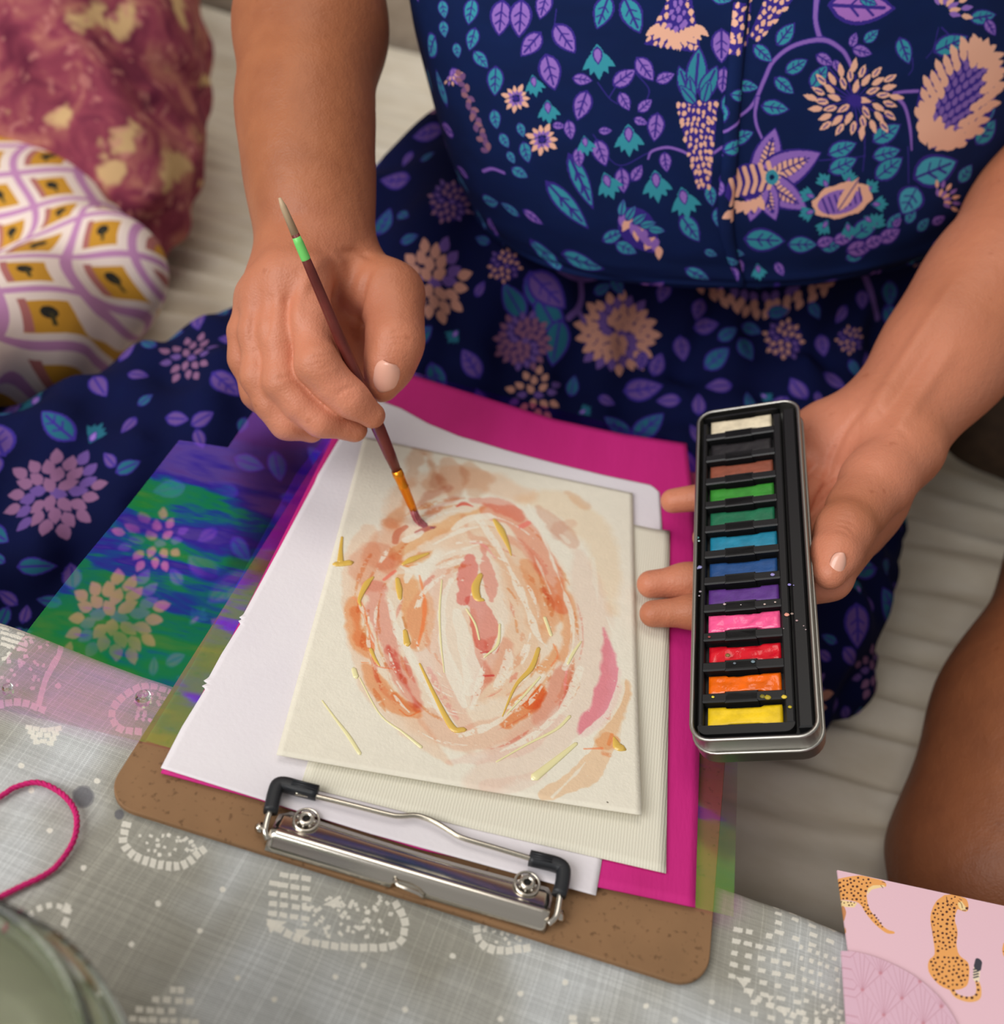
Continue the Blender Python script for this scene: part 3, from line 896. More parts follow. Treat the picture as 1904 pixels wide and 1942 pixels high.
for q, w, c in (([(868, 428), (900, 415), (940, 428)], [10, 26, 10], (214, 56, 40)), ([(985, 1195), (1030, 1193)], 9, (196, 40, 36)), ([(975, 1090), (1010, 1085)], 10, (196, 60, 60)),
                ([(1155, 520), (1190, 500)], 22, (236, 110, 100)), ([(540, 760), (590, 720)], 10, (232, 100, 80)), ([(955, 1060), (940, 970), (920, 900)], 7, (216, 110, 90)),
                ([(700, 740), (722, 850), (716, 960), (690, 1060)], [5, 9, 10, 12], (240, 120, 60)), ([(430, 860), (462, 950), (488, 1050), (492, 1100)], [16, 12, 16, 8], (232, 110, 50)),
                ([(490, 1100), (510, 1150), (590, 1165)], 6, (228, 120, 80)), ([(400, 840), (440, 870)], 8, (236, 150, 110)), ([(610, 1350), (650, 1378), (700, 1355)], 6, (226, 110, 50)),
                ([(440, 1135), (470, 1135)], 8, (236, 120, 60)), ([(1435, 1530), (1515, 1528)], 10, (236, 120, 70)), ([(1545, 1510), (1560, 1465)], 10, (226, 130, 70)),
                ([(590, 590), (600, 550), (640, 520)], [20, 24, 12], (190, 90, 60)), ([(690, 548), (730, 530), (770, 520)], [26, 24, 8], (168, 70, 66)), ([(640, 700), (690, 690)], 10, (224, 120, 50)),
                ([(625, 930), (640, 980)], 8, (200, 120, 60)), ([(1300, 1050), (1320, 1100), (1290, 1150)], 7, (236, 130, 80)), ([(1360, 1160), (1350, 1260)], 5, (240, 150, 150)),
                ([(930, 590), (985, 600), (1040, 660)], 8, (232, 150, 150))):
    cv.stroke(q, w, c, .62, soft=5, wob=10)
# tide lines where washes dried, and grainy dry-brush along the rings
g5 = np.random.default_rng(31)
for k in range(70):
    a = g5.uniform(0, 2 * math.pi); r = g5.uniform(.35, 1.02); da = g5.uniform(.12, .5)
    pts = [(930 + 520 * r * math.cos(a + t) * (1 + .06 * math.sin(3 * t + k)), 980 + 590 * r * math.sin(a + t)) for t in np.linspace(0, da, 5)]
    c = ((240, 172, 120), (240, 150, 140), (246, 196, 170), (236, 160, 96))[k % 4]
    cv.stroke(pts, [3, 7 + 8 * (k % 3), 4], c, .5, mul=True, soft=6, wob=20, dry=.45)
for k in range(36):
    a = g5.uniform(0, 2 * math.pi); r = g5.uniform(.4, .98)
    pts = [(930 + 500 * r * math.cos(a + t), 980 + 570 * r * math.sin(a + t)) for t in np.linspace(0, g5.uniform(.15, .5), 5)]
    cv.stroke(pts, [4, 12, 6], (233, 226, 210), .8, soft=4, wob=18, dry=.55)
# white streaks where the paper was kept bare
resist([(560, 850), (600, 990), (680, 1140), (760, 1290), (870, 1450)], [26, 46, 50, 44, 36])
resist([(960, 480), (1020, 560), (1090, 680), (1170, 850), (1230, 1010), (1270, 1060)], [40, 34, 26, 34, 30, 20])
resist([(1190, 420), (1270, 600), (1330, 760), (1385, 930), (1385, 1080), (1350, 1160)], [16, 24, 16, 22, 26, 20], dry=.15)
resist([(1260, 1180), (1190, 1270), (1070, 1390), (970, 1440), (880, 1470)], [20, 26, 30, 44, 30], dry=.42)
resist([(1420, 1160), (1350, 1330), (1200, 1470), (1060, 1540)], [30, 40, 30, 14], dry=.42)
resist([(935, 1340), (965, 1250), (985, 1150)], [40, 34, 14], dry=.45)
resist([(840, 760), (800, 880), (810, 1060), (850, 1200), (900, 1330)], [26, 30, 44, 70, 40], dry=.1)
resist([(870, 900), (900, 1040), (940, 1180), (920, 1270)], [40, 80, 90, 50], .9, dry=.1)
resist([(1040, 890), (1070, 980), (1030, 1090)], [16, 24, 14], dry=.2)
resist([(1100, 1080), (1090, 1170), (1040, 1250)], [30, 60, 30], .8, dry=.4)
resist([(620, 700), (650, 720), (640, 770)], [20, 40, 20], dry=0)
resist([(1540, 930), (1600, 1090), (1600, 1240), (1550, 1370), (1430, 1480), (1240, 1640)], [14, 30, 34, 40, 40, 20], dry=.2)
resist([(1130, 570), (1210, 640), (1290, 820)], 8, .7, dry=.2)
resist([(850, 530), (930, 480), (1010, 470)], [30, 50, 40], dry=0)
resist([(760, 600), (880, 540), (960, 520)], [18, 40, 20], dry=0)
resist([(640, 580), (690, 560), (710, 545)], [40, 56, 30], dry=0)
resist([(1370, 590), (1340, 560)], 16, .6, dry=0); resist([(1480, 660), (1500, 860)], [20, 16], .6, dry=.1)
resist([(430, 860), (480, 1010), (540, 1130)], [6, 12, 8], dry=.2)
resist([(1290, 1750), (1400, 1640), (1440, 1590)], [14, 30, 6], .9, dry=.1)
resist([(900, 620), (960, 600)], [12, 12], .8, dry=0)
cv.stroke([(1535, 1776), (1538, 1778)], 6, (70, 60, 50), .9, soft=2)
paint_m = print_mat('watercolour', cv.a, .8, 'EXTEND', .45, 700)
Gp = coons([(524, 1437), (860, 1496), (1212, 1556)], [(1212, 1556), (1206, 1250), (1200, 935)], [(690, 830), (940, 880), (1200, 935)], [(524, 1437), (607, 1135), (690, 830)], ZP, 60, 80,
           lambda u, v: .0030 * (1 - v) ** 3 * (.5 + .5 * u) + .0010 * u ** 6 * (1 - v) + .0006 * (1 - u) ** 5)
painting = sheet('painting', Gp, paint_m, 'watercolour painting of peach, orange and pink petal rings on cream card', 'painting', None, .00035,
                 lambda V: np.stack([(V[:, 0] - px0) * PS / pw, (V[:, 1] - py0) * PS / ph_], 1))
del cv
def surf_z(x, y):
    d = np.hypot(Gp[..., 0] - x, Gp[..., 1] - y)
    i = np.unravel_index(d.argmin(), d.shape)
    return Gp[i][2]
def resin(name, c):
    m, nt, b = mat(name, c, .14, 0, .6)
    b.inputs['Coat Weight'].default_value = .4
    b.inputs['Transmission Weight'].default_value = .0
    return m
res_y, res_p = resin('amber_resin', (222, 184, 88)), resin('pale_resin', (234, 226, 172))
for pts, w, m in (([(352, 570), (346, 625), (344, 680)], [16, 24, 40], res_y), ([(322, 692), (350, 690), (388, 684)], [38, 42, 46], res_y), ([(492, 748), (462, 780), (430, 850), (436, 880)], [14, 40, 22, 10], res_y),
                  ([(600, 755), (608, 800), (612, 846)], [26, 40, 22], res_y), ([(625, 690), (665, 668), (740, 640)], [18, 46, 16], res_y), ([(975, 735), (952, 790), (960, 840), (985, 850)], [30, 52, 50, 24], res_y),
                  ([(1036, 488), (1066, 535), (1100, 610), (1112, 650)], [26, 52, 22, 8], res_y), ([(700, 1140), (770, 1290), (845, 1430), (898, 1440)], [12, 22, 38, 30], res_y),
                  ([(1234, 1070), (1200, 1160), (1130, 1240), (1070, 1380)], [24, 32, 18, 6], res_y), ([(634, 990), (644, 1050)], [24, 40], res_y), ([(1568, 1478), (1584, 1518), (1606, 1530)], [10, 56, 44], res_y),
                  ([(1212, 1660), (1310, 1580), (1400, 1505)], [46, 34, 20], res_p), ([(262, 1310), (320, 1390), (380, 1470), (430, 1550)], [8, 12, 20, 20], res_p), ([(404, 1165), (414, 1200)], [26, 30], res_p),
                  ([(1365, 1140), (1390, 1090), (1424, 1040)], [14, 20, 10], res_p), ([(1042, 1588), (1180, 1508), (1310, 1440), (1372, 1380)], [8, 12, 16, 18], res_p), ([(430, 1205), (520, 1370), (620, 1450), (705, 1520)], [7, 8, 12, 18], res_p),
                  ([(1262, 930), (1290, 1010)], [22, 20], res_p), ([(1090, 1370), (1180, 1270), (1240, 1200)], [6, 14, 12], res_p), ([(800, 760), (790, 900), (795, 1040), (810, 1180)], [10, 12, 10, 6], res_p),
                  ([(910, 890), (950, 960), (968, 1030)], [12, 14, 10], res_p), ([(1060, 960), (1050, 1050), (990, 1110)], [14, 18, 10], res_p), ([(480, 1075), (500, 1120), (520, 1150)], [22, 18, 8], res_y)):
    a = np.array(pts, float)
    q = spline(PZv(np.stack([500 + a[:, 0] / 2.369, 780 + a[:, 1] / 2.369], 1), ZP), 18)
    px_m = np.interp(np.linspace(0, 1, 18), np.linspace(0, 1, len(w)), w) * .42 / 2.369 / 4250
    for p in q: p[2] = surf_z(p[0], p[1]) + .0001
    n = len(q)
    ext = np.vstack([q[0] + (q[0] - q[1]) / (np.linalg.norm(q[0] - q[1]) + 1e-9) * px_m[0] * .9, q, q[-1] + (q[-1] - q[-2]) / (np.linalg.norm(q[-1] - q[-2]) + 1e-9) * px_m[-1] * .9])
    rr_ = np.concatenate([[px_m[0] * .25], px_m, [px_m[-1] * .25]])
    mb = MB(); mb.tube(ext, rr_, 10, flat=(.22, 2))
    mb.build('resin_drip', m, painting)

# ------------------------------------------------------------------ paint tin
TO = np.array([0.19784, 0.05507, 0.02748])
TX, TY = np.array([0.88601, -0.02187, 0.46314]), np.array([-0.06509, 0.98313, 0.17095])
TN = np.array([-0.45907, -0.18161, 0.86964])
TWD, TLN = .0505, .1893
def on_tin(px, py, zl=0.0):
    d = ray(px, py); o = TO + TN * zl
    s = ((o - CAM) @ TN) / (d @ TN)
    return CAM + d * s
def T(x, y, z): return TO + TX * x + TY * y + TN * z
def rrect(x0, y0, x1, y1, r, k=6):
    out = []
    for cx, cy, a0 in ((x1 - r, y0 + r, -90), (x1 - r, y1 - r, 0), (x0 + r, y1 - r, 90), (x0 + r, y0 + r, 180)):
        for i in range(k + 1):
            a = math.radians(a0 + 90 * i / k); out.append((cx + r * math.cos(a), cy + r * math.sin(a)))
    return out
tin_m, tnt, tb = mat('tinplate', (176, 174, 168), .36, 1.0)
plast, pnt, pb = mat('black_plastic', (17, 17, 19), .42, 0, .5)
tin = empty('paint_tin', T(TWD / 2, TLN / 2, -.018))
tag(tin, 'open long metal paint tin with black tray, held in the left hand', 'paint tin')
def shell(name, ins, z0, z1, r, th, parent, m, bead):
    """a pressed tray: outer wall, rolled rim, inner wall and floor"""
    lay = [(ins + .0012, z0), (ins + .0003, z0 + .0004), (ins, z0 + .0014), (ins, z1 - bead), (ins - bead * .4, z1 - bead * .5), (ins + bead * .2, z1), (ins + bead, z1 - bead * .3), (ins + th + bead * .3, z1 - bead), (ins + th, z0 + .001)]
    rings = [rrect(i, i, TWD - i, TLN - i, max(r - i, .001)) for i, _ in lay]
    n = len(rings[0]); V = []; Fc = []
    for rg, (_, z) in zip(rings, lay): V += [T(x, y, z) for x, y in rg]
    for l in range(len(lay) - 1):
        for k in range(n):
            Fc.append([l * n + k, l * n + (k + 1) % n, (l + 1) * n + (k + 1) % n, (l + 1) * n + k])
    Fc.append(list(range(n))[::-1]); Fc.append([(len(lay) - 1) * n + k for k in range(n)])
    return fix_normals(mesh_obj(name, V, Fc, m, parent))
shell('tin_base', 0.0, -.0125, 0.0, .008, .0006, tin, tin_m, .0013)
shell('tin_lid', -.0008, -.0185, -.0098, .0088, .0006, tin, tin_m, .0011)
# moulded tray: twelve wells and a brush groove, set just below the rim
pan_y = [.0128 + i * (.1795 - .0128) / 11 for i in range(12)]
wx0, wx1, wh = .0048, .0375, .0054
def tray():
    zt, zb = -.0016, -.0075
    mb = MB()
    e = .0017
    # outer skirt, as a flat rounded plate below everything
    ol = rrect(e, e, TWD - e, TLN - e, .0065)
    n = len(ol)
    mb.add([T(x, y, zb - .001) for x, y in ol] + [T(x, y, zb) for x, y in ol], [list(range(n))[::-1], [n + k for k in range(n)]] + [[k, (k + 1) % n, n + (k + 1) % n, n + k] for k in range(n)])
    # the raised well block has rounded corners and bevelled rails
    def rail(x0, y0, x1, y1, b=.0006):
        lay = [(0, zb), (0, zt - b), (b, zt)]
        V = []
        for i, z in lay: V += [T(x, y, z) for x, y in ((x0 + i, y0 + i), (x1 - i, y0 + i), (x1 - i, y1 - i), (x0 + i, y1 - i))]
        Fc = [[8, 9, 10, 11]]
        for l in (0, 1):
            for k in range(4): Fc.append([l * 4 + k, l * 4 + (k + 1) % 4, l * 4 + 4 + (k + 1) % 4, l * 4 + 4 + k])
        mb.add(V, Fc)
    bx0, bx1, by0, by1 = .0026, .0412, .0034, TLN - .0034
    rail(bx0, by0 + .004, wx0, by1 - .004); rail(wx1, by0 + .004, bx1, by1 - .004)
    ys = [by0] + [y for p in pan_y for y in (p - wh, p + wh)] + [by1]
    for i in range(0, len(ys), 2):
        first, last = i == 0, i == len(ys) - 2
        if first or last:
            r = .004
            pts = [q for q in rrect(bx0, ys[i], bx1, ys[i + 1] + (r * 2 if first else 0) - 0, r) ] if first else [q for q in rrect(bx0, ys[i] - r * 2, bx1, ys[i + 1], r)]
            pts = [(x, min(y, ys[i + 1])) if first else (x, max(y, ys[i])) for x, y in pts]
            n = len(pts)
            mb.add([T(x, y, zb) for x, y in pts] + [T(x, y, zt) for x, y in pts], [[n + k for k in range(n)]] + [[k, (k + 1) % n, n + (k + 1) % n, n + k] for k in range(n)])
        else:
            rail(wx0 - .0008, ys[i], wx1 + .0008, ys[i + 1])
            xm = (wx0 + wx1) / 2
            rail(xm - .0075, ys[i] - .00045, xm + .0060, ys[i + 1] + .00045, .0004)      # the little retaining tabs
    rail(.0424, .0050, TWD - .0022, TLN - .0050, .0007)
    mb.build('tray', plast, tin, False)
tray()
# flecks of dried paint
mb = {}
for px, py, s, c in ((1492, 1166, 5, (222, 150, 130)), (1502, 1164, 3, (150, 130, 120)), (1511, 1177, 2.6, (170, 140, 140)), (1524, 1187, 1.6, (170, 150, 150)), (1486, 1192, 1.4, (170, 150, 150)), (1528, 1194, 1.5, (190, 170, 170)),
                     (1465, 1090, 4.5, (150, 140, 200)), (1497, 1109, 3.6, (140, 130, 200)), (1505, 1110, 1.5, (140, 130, 190)), (1327, 1076, 5, (140, 140, 190)), (1322, 1078, 3.5, (160, 160, 200)), (1322, 1020, 4, (120, 190, 190)), (1325, 1026, 2.5, (190, 220, 220)),
                     (1450, 1146, 2.4, (200, 180, 170)), (1470, 1142, 2.2, (200, 180, 170)), (1374, 1146, 3, (190, 170, 170)), (1405, 1147, 1.4, (200, 190, 190)), (1328, 1122, 3, (150, 140, 150)), (1326, 1130, 2, (170, 160, 170)), (1345, 1208, 3, (150, 60, 60)),
                     (1456, 1323, 6, (170, 150, 30)), (1446, 1321, 5, (120, 110, 30)), (1487, 1322, 5, (220, 190, 60)), (1498, 1341, 3.5, (190, 170, 30)), (1352, 1322, 3, (220, 200, 60)), (1428, 1255, 4, (110, 130, 140)), (1393, 1258, 3, (100, 110, 120)), (1380, 1243, 5, (130, 100, 50)), (1536, 1101, 3, (230, 200, 190))):
    c_ = on_tin(px, py, -.0013); r_ = s * .43 / F
    key = c
    m_ = mb.setdefault(key, MB())
    m_.tube([c_ - TX * r_ * .9, c_ - TX * r_ * .3 + TY * r_ * .2, c_ + TX * r_ * .5, c_ + TX * r_ * 1.0], [r_ * .35, r_ * .9, r_ * .75, r_ * .3], 7, flat=(.4, 2))
for c, m_ in mb.items():
    m_.build('dried_paint', mat('dried_paint', c, .5)[0], tin)['kind'] = 'stuff'

PAN = (('yellow', (240, 200, 10)), ('orange', (243, 106, 12)), ('red', (214, 22, 40)), ('bright pink', (252, 92, 150)), ('purple', (92, 48, 134)), ('dark blue', (28, 74, 132)),
       ('turquoise blue', (22, 128, 160)), ('deep green', (24, 108, 74)), ('leaf green', (52, 140, 44)), ('brown', (142, 76, 56)), ('black', (34, 31, 34)), ('white', (228, 214, 184)))
where = ('at the near end of the tin', 'second from the near end of the tin', 'beside the orange pan', 'between red and purple pans', 'beside the bright pink pan', 'between purple and turquoise pans',
         'beside the dark blue pan', 'beside the turquoise pan', 'beside the brown pan', 'between leaf green and black pans', 'next to the white pan', 'at the far end of the tin')
for i, ((cn, c), y) in enumerate(zip(PAN, pan_y)):
    g = np.random.default_rng(40 + i)
    x0, x1, hy = wx0 + .0012 + .0006 * g.random(), wx1 - .0006 - .001 * g.random(), wh - .0008
    yc = y - .0006
    nx, ny = 26, 10
    V = []; Fc = []
    top = -.0034 - .0012 * g.random() + (.0012 if cn in ('bright pink', 'yellow', 'white') else 0)
    nz = noise2(ny, nx, (4, 8), 60 + i, 2); wet = cn in ('red', 'orange', 'bright pink')
    rim = lambda a: min(1, a * 6) ** .5
    for j in range(ny):
        for k in range(nx):
            u, v = k / (nx - 1), j / (ny - 1)
            ed = rim(min(u, 1 - u) * 3.0) * rim(min(v, 1 - v))
            z = -.0072 + (top + .0072) * (.82 + .18 * ed) + (nz[j, k] - .5) * (.0016 if wet else .0005) * ed
            cut = .0012 if (v in (0, 1) and abs(u - .5) < .22) else 0
            V.append(T(x0 + (x1 - x0) * u, yc - hy + 2 * hy * v + (cut if v == 0 else -cut), z))
    n = nx * ny
    per = [k for k in range(nx)] + [j * nx + nx - 1 for j in range(1, ny)] + [(ny - 1) * nx + k for k in range(nx - 2, -1, -1)] + [j * nx for j in range(ny - 2, 0, -1)]
    V += [V[q] - TN * ((V[q] - TO) @ TN + .0074) for q in per]
    Fc = [[j * nx + k, j * nx + k + 1, (j + 1) * nx + k + 1, (j + 1) * nx + k] for j in range(ny - 1) for k in range(nx - 1)]
    m_ = len(per)
    Fc += [[per[a], n + a, n + (a + 1) % m_, per[(a + 1) % m_]] for a in range(m_)]
    cm = mottled('paint_' + cn.replace(' ', '_'), c, tuple(int(q * .9) for q in c), 220, .16 if wet else .5, .25, 900, spec=.5)
    o = fix_normals(mesh_obj('paint_pan', V, Fc, cm))
    tag(o, f'{cn} watercolour pan {where[i]}', 'paint pan', 'watercolour pans in the tin')

# ------------------------------------------------------------------ paintbrush
B_T, B_E = P(800, 1004, .5185), P(530, 375, .43)
bd = B_E - B_T; BL = np.linalg.norm(bd); bd /= BL
def bp_(s): return B_T + bd * s
brush = empty('paintbrush', B_T)
tag(brush, 'thin dark red paintbrush with orange ferrule, held over the painting', 'paintbrush')
fe0, fe1 = .012, .036
ss = np.array([fe1 - .002, .045, .06, .08, .11, .14, BL - .016, BL - .004, BL])
hr = np.array([.0021, .0029, .0033, .0031, .0026, .0022, .0018, .0014, .0006])
hm = mottled('red_lacquer', (112, 48, 42), (92, 36, 32), 90, .35)
m1 = MB(); m1.tube([bp_(s) for s in ss[:7]], hr[:7], 14); m1.build('handle', hm, brush)
m1 = MB(); m1.tube([bp_(s) for s in ss[6:]], hr[6:], 14); tag(m1.build('handle_tip', mat('cream_dip', (186, 160, 128), .5)[0], brush), 'cream dipped tip')
m1 = MB(); m1.tube([bp_(s) for s in (BL - .029, BL - .027, BL - .020, BL - .017)], [.00192, .00215, .00205, .0018], 14); tag(m1.build('paint_mark', mat('green_paint', (120, 214, 110), .4)[0], brush), 'bright green paint mark')
m1 = MB(); m1.tube([bp_(s) for s in (fe0, fe0 + .004, fe0 + .0135, fe0 + .0142, fe0 + .015, fe1 - .004, fe1 - .003, fe1)], [.0018, .0021, .0024, .0027, .0024, .0026, .0028, .0026], 16)
m1.build('ferrule', mat('copper_ferrule', (226, 140, 30), .3, .75)[0], brush)
m1 = MB()
tipb = PZ(822, 1001, .0046)
for k in range(26):
    a = k * 2.4; r_ = .0016 * math.sqrt((k + .5) / 26)
    p0 = bp_(fe0 + .001) + np.array([math.cos(a), math.sin(a), 0]) * r_
    p1 = bp_(.0055) + np.array([math.cos(a), math.sin(a), 0]) * r_ * 1.25
    p2 = bp_(.001) * .5 + tipb * .5 + np.array([math.cos(a) * 1.1, math.sin(a), .15]) * r_
    p3 = tipb + np.array([math.cos(a), math.sin(a) * .6, 0]) * r_ * .4
    m1.tube(spline([p0, p1, p2, p3], 7), [.0005, .0005, .0005, .0005, .00045, .0004, .0002], 5)
m1.build('bristles', mottled('wet_bristles', (176, 104, 110), (150, 76, 82), 400, .45), brush)

# ------------------------------------------------------------------ soft bodies: blended tapering limbs, meshed as one surface
class Limb:
    """a rounded tapering segment from a to b; flat=(axis, f) squeezes it along an axis"""
    def __init__(s, a, b, ra, rb, k=.006, flat=None):
        s.a, s.b = np.asarray(a, np.float32), np.asarray(b, np.float32)
        s.ra, s.rb, s.k = ra, rb, k
        s.flat = None
        if flat is not None:
            n = np.asarray(flat[0], np.float32); s.flat = (n / np.linalg.norm(n), flat[1])
        R_ = max(ra, rb)
        s.lo = np.minimum(s.a, s.b) - R_; s.hi = np.maximum(s.a, s.b) + R_
    def d(s, p):
        ab = s.b - s.a
        q = p - s.a
        L2 = float(ab @ ab) + 1e-12
        t = np.clip(q @ ab / L2, 0, 1)
        v = q - t[:, None] * ab
        r = s.ra + (s.rb - s.ra) * t
        if s.flat is not None:
            n, f = s.flat
            h = v @ n
            l = np.sqrt(np.maximum((v * v).sum(1) - h * h + (h / f) ** 2, 1e-12))
            return (l - r) * (f + (1 - f) * np.clip(1 - np.abs(h / f) / (l + 1e-9), 0, 1))
        return np.sqrt((v * v).sum(1)) - r

def smin(a, b, k):
    h = np.clip(k - np.abs(a - b), 0, None) / k
    return np.minimum(a, b) - h * h * k * .25

def soft_mesh(groups, vox, kf=.005, kx=.0012, dents=(), wobble=None, tile=40):
    """groups[0] is the core; every further group blends with the core but only touches its neighbours"""
    prims = [p for g in groups for p in g]
    lo = np.min([p.lo for p in prims], 0) - .02; hi = np.max([p.hi for p in prims], 0) + .02
    i0 = np.floor(lo / vox).astype(int); i1 = np.ceil(hi / vox).astype(int)
    band = 3 * vox
    grid = openvdb.FloatGrid(band)
    pad = .014 + band
    for tx in range(i0[0], i1[0], tile):
        for ty in range(i0[1], i1[1], tile):
            for tz in range(i0[2], i1[2], tile):
                a = np.array([tx, ty, tz]) * vox; b = a + tile * vox
                sel = [[p for p in g if np.all(p.lo - band - p.k < b) and np.all(p.hi + band + p.k > a)] for g in groups]
                if not any(sel): continue
                ii = np.stack(np.meshgrid(*[np.arange(t0, t0 + tile) for t0 in (tx, ty, tz)], indexing='ij'), -1).reshape(-1, 3)
                p = (ii * vox).astype(np.float32)
                big = np.full(len(p), 1.0, np.float32)
                def grp(ps):
                    d = big
                    for q in ps: d = smin(d, q.d(p), q.k)
                    return d
                core = grp(sel[0])
                f = None
                for ps in sel[1:]:
                    if ps: f = grp(ps) if f is None else smin(f, grp(ps), kx)
                out = core if f is None else smin(core, f, kf)
                for dn in dents:
                    if np.all(dn.lo - pad < b) and np.all(dn.hi + pad > a):
                        out = -smin(-out, dn.d(p), dn.k)
                if wobble is not None: out = out + wobble(p)
                arr = np.clip(out, -band, band).reshape(tile, tile, tile).astype(np.float32)
                grid.copyFromArray(np.ascontiguousarray(arr), ijk=(tx, ty, tz))
    pts, quads = grid.convertToQuads(0.0)
    return np.asarray(pts) * vox, np.asarray(quads)[:, ::-1]

def pr(px, D): return px * D / F
def chain(pts, k=.006, flat=None):
    """pts: (px, py, D, radius in px)"""
    out = []
    for a, b in zip(pts[:-1], pts[1:]):
        out.append(Limb(P(*a[:3]), P(*b[:3]), pr(a[3], a[2]), pr(b[3], b[2]), k, flat))
    return out

# --- right hand (holds the brush) and its arm
DD = .018
def rh(px, py, D, r): return (px, py, D + DD, r)
WR = rh(604, 480, .494, 94)
SHR, SHL = P(850, -800, .50), P(1900, -880, .56)
core = chain([WR, rh(594, 400, .498, 98), rh(585, 300, .505, 106), rh(579, 200, .515, 113), rh(590, 60, .535, 130), (600, -120, .585, 138)], .02)
elR = P(600, -120, .585)
core += [Limb(elR, SHR, .040, .048, .02), Limb(SHR, SHL, .055, .055, .03), Limb((SHR + SHL) / 2, P(1390, -200, .68), .07, .10, .04)]
mcp = dict(index=rh(580, 530, .464, 40), middle=rh(537, 532, .459, 37), ring=rh(505, 548, .463, 35), little=rh(486, 570, .472, 31))
for nm in mcp:
    m_ = mcp[nm]
    core += chain([(WR[0] + (m_[0] - 545) * .55, WR[1] + 5, WR[2], 66), (m_[0], m_[1], m_[2] + .004, m_[3] * 1.05)], .014)
core += chain([rh(560, 580, .492, 70), rh(590, 690, .50, 60)], .012)                      # the palm behind the fingers
core += chain([rh(640, 510, .50, 62), rh(640, 590, .505, 50), rh(655, 690, .503, 46)], .014)                     # web between thumb and index finger
thumb = chain([rh(672, 520, .497, 62), rh(738, 562, .482, 62), rh(750, 610, .473, 47), rh(748, 650, .468, 47), rh(738, 695, .467, 40), rh(723, 733, .469, 30)], .008)
fingers = [
    chain([mcp['index'], rh(590, 610, .455, 40), rh(602, 692, .447, 38), rh(632, 728, .449, 34), rh(664, 756, .452, 32), rh(706, 788, .459, 25)], .006),
    chain([mcp['middle'], rh(530, 630, .457, 37), rh(536, 725, .455, 34), rh(570, 765, .456, 31), rh(608, 796, .458, 29), rh(672, 814, .468, 25)], .006),
    chain([mcp['ring'], rh(490, 630, .462, 34), rh(490, 715, .461, 30), rh(515, 765, .462, 29), rh(544, 802, .464, 28), rh(590, 816, .474, 24)], .006),
    chain([mcp['little'], rh(466, 630, .471, 30), rh(465, 680, .472, 28), rh(488, 745, .474, 27), rh(520, 785, .480, 24)], .006)]
# knuckles and tendons
core += chain([rh(540, 510, .4605, 30), rh(590, 470, .482, 26)], .012)
core += [Limb(P(*rh(579, 524, .458, 0)[:3]), P(*rh(581, 532, .458, 0)[:3]), .0075, .0075, .01), Limb(P(*rh(487, 562, .466, 0)[:3]), P(*rh(485, 568, .466, 0)[:3]), .0062, .0062, .008)]
knobs = [Limb(P(*rh(603, 690, .4435, 0)[:3]), P(*rh(606, 694, .4435, 0)[:3]), .0068, .0066, .006), Limb(P(*rh(757, 648, .4655, 0)[:3]), P(*rh(757, 652, .4655, 0)[:3]), .0098, .0096, .006)]
fingers[0].append(knobs[0]); thumb.append(knobs[1])
dents = []
def dent(a, b, r=.0007, k=.0016): dents.append(Limb(P(*a), P(*b), r, r, k))
# --- left hand (under the tin) and its arm
wl_ = (1790, 675, .555, 100)
core += chain([(1712, 800, .535, 78), wl_, (1845, 600, .565, 112), (1900, 530, .575, 124), (1985, 420, .595, 136), (2090, 250, .63, 150), (2200, 60, .67, 150)], .02)
core += [Limb(P(2200, 60, .67), SHL, .046, .048, .02)]
core += chain([(1585, 855, .555, 92), (1660, 830, .545, 86), (1790, 690, .556, 96)], .02)                # heel of the hand
core += chain([(1700, 850, .527, 66), (1640, 960, .535, 62)], .016)
core += chain([(1570, 860, .56, 76), (1560, 985, .545, 60), (1610, 1010, .535, 56)], .016)             # palm
def ft(x, y, r, gap=.0): return T(x, y, -.0188 - r - gap)
def fchain(pts, k=.006):
    return [Limb(a, b, ra, rb, k) for (a, ra), (b, rb) in zip(pts[:-1], pts[1:])]
def und(px, py, r, gap=0.0012): return (on_tin(px, py, -.0190 - r - gap), r)
lthumb = chain([(1716, 852, .520, 70), (1662, 915, .503, 61), (1626, 966, .490, 50), (1602, 1008, .477, 44), (1585, 1050, .465, 38), (1573, 1088, .457, 30)], .010)
lthumb.append(Limb(P(1602, 1000, .4755), P(1598, 1006, .475), .0106, .0106, .006))
lfing = [
    fchain([(P(1668, 955, .532), .0135), und(1572, 1095, .0098), und(1420, 1150, .0086), und(1320, 1160, .0076, .0004), und(1238, 1164, .0064, -.0036)]),
    fchain([(P(1640, 930, .545), .0135), und(1530, 1040, .0095, .0), und(1400, 1090, .009), und(1300, 1102, .0078, .0002), und(1234, 1108, .0068, -.0034)]),
    fchain([(P(1600, 900, .556), .0125), und(1500, 970, .0092), und(1400, 1010, .0086), und(1340, 1020, .007)]),
    fchain([(P(1570, 880, .562), .0115), und(1470, 900, .0084), und(1370, 938, .0078), und(1276, 950, .0064)])]
woman = empty('person', P(1390, 600, .8) * np.array([1, 1, 0]) + np.array([0, 0, SEAT]))
tag(woman, 'person in navy floral dress painting, brush in one hand and tin in the other', 'person')
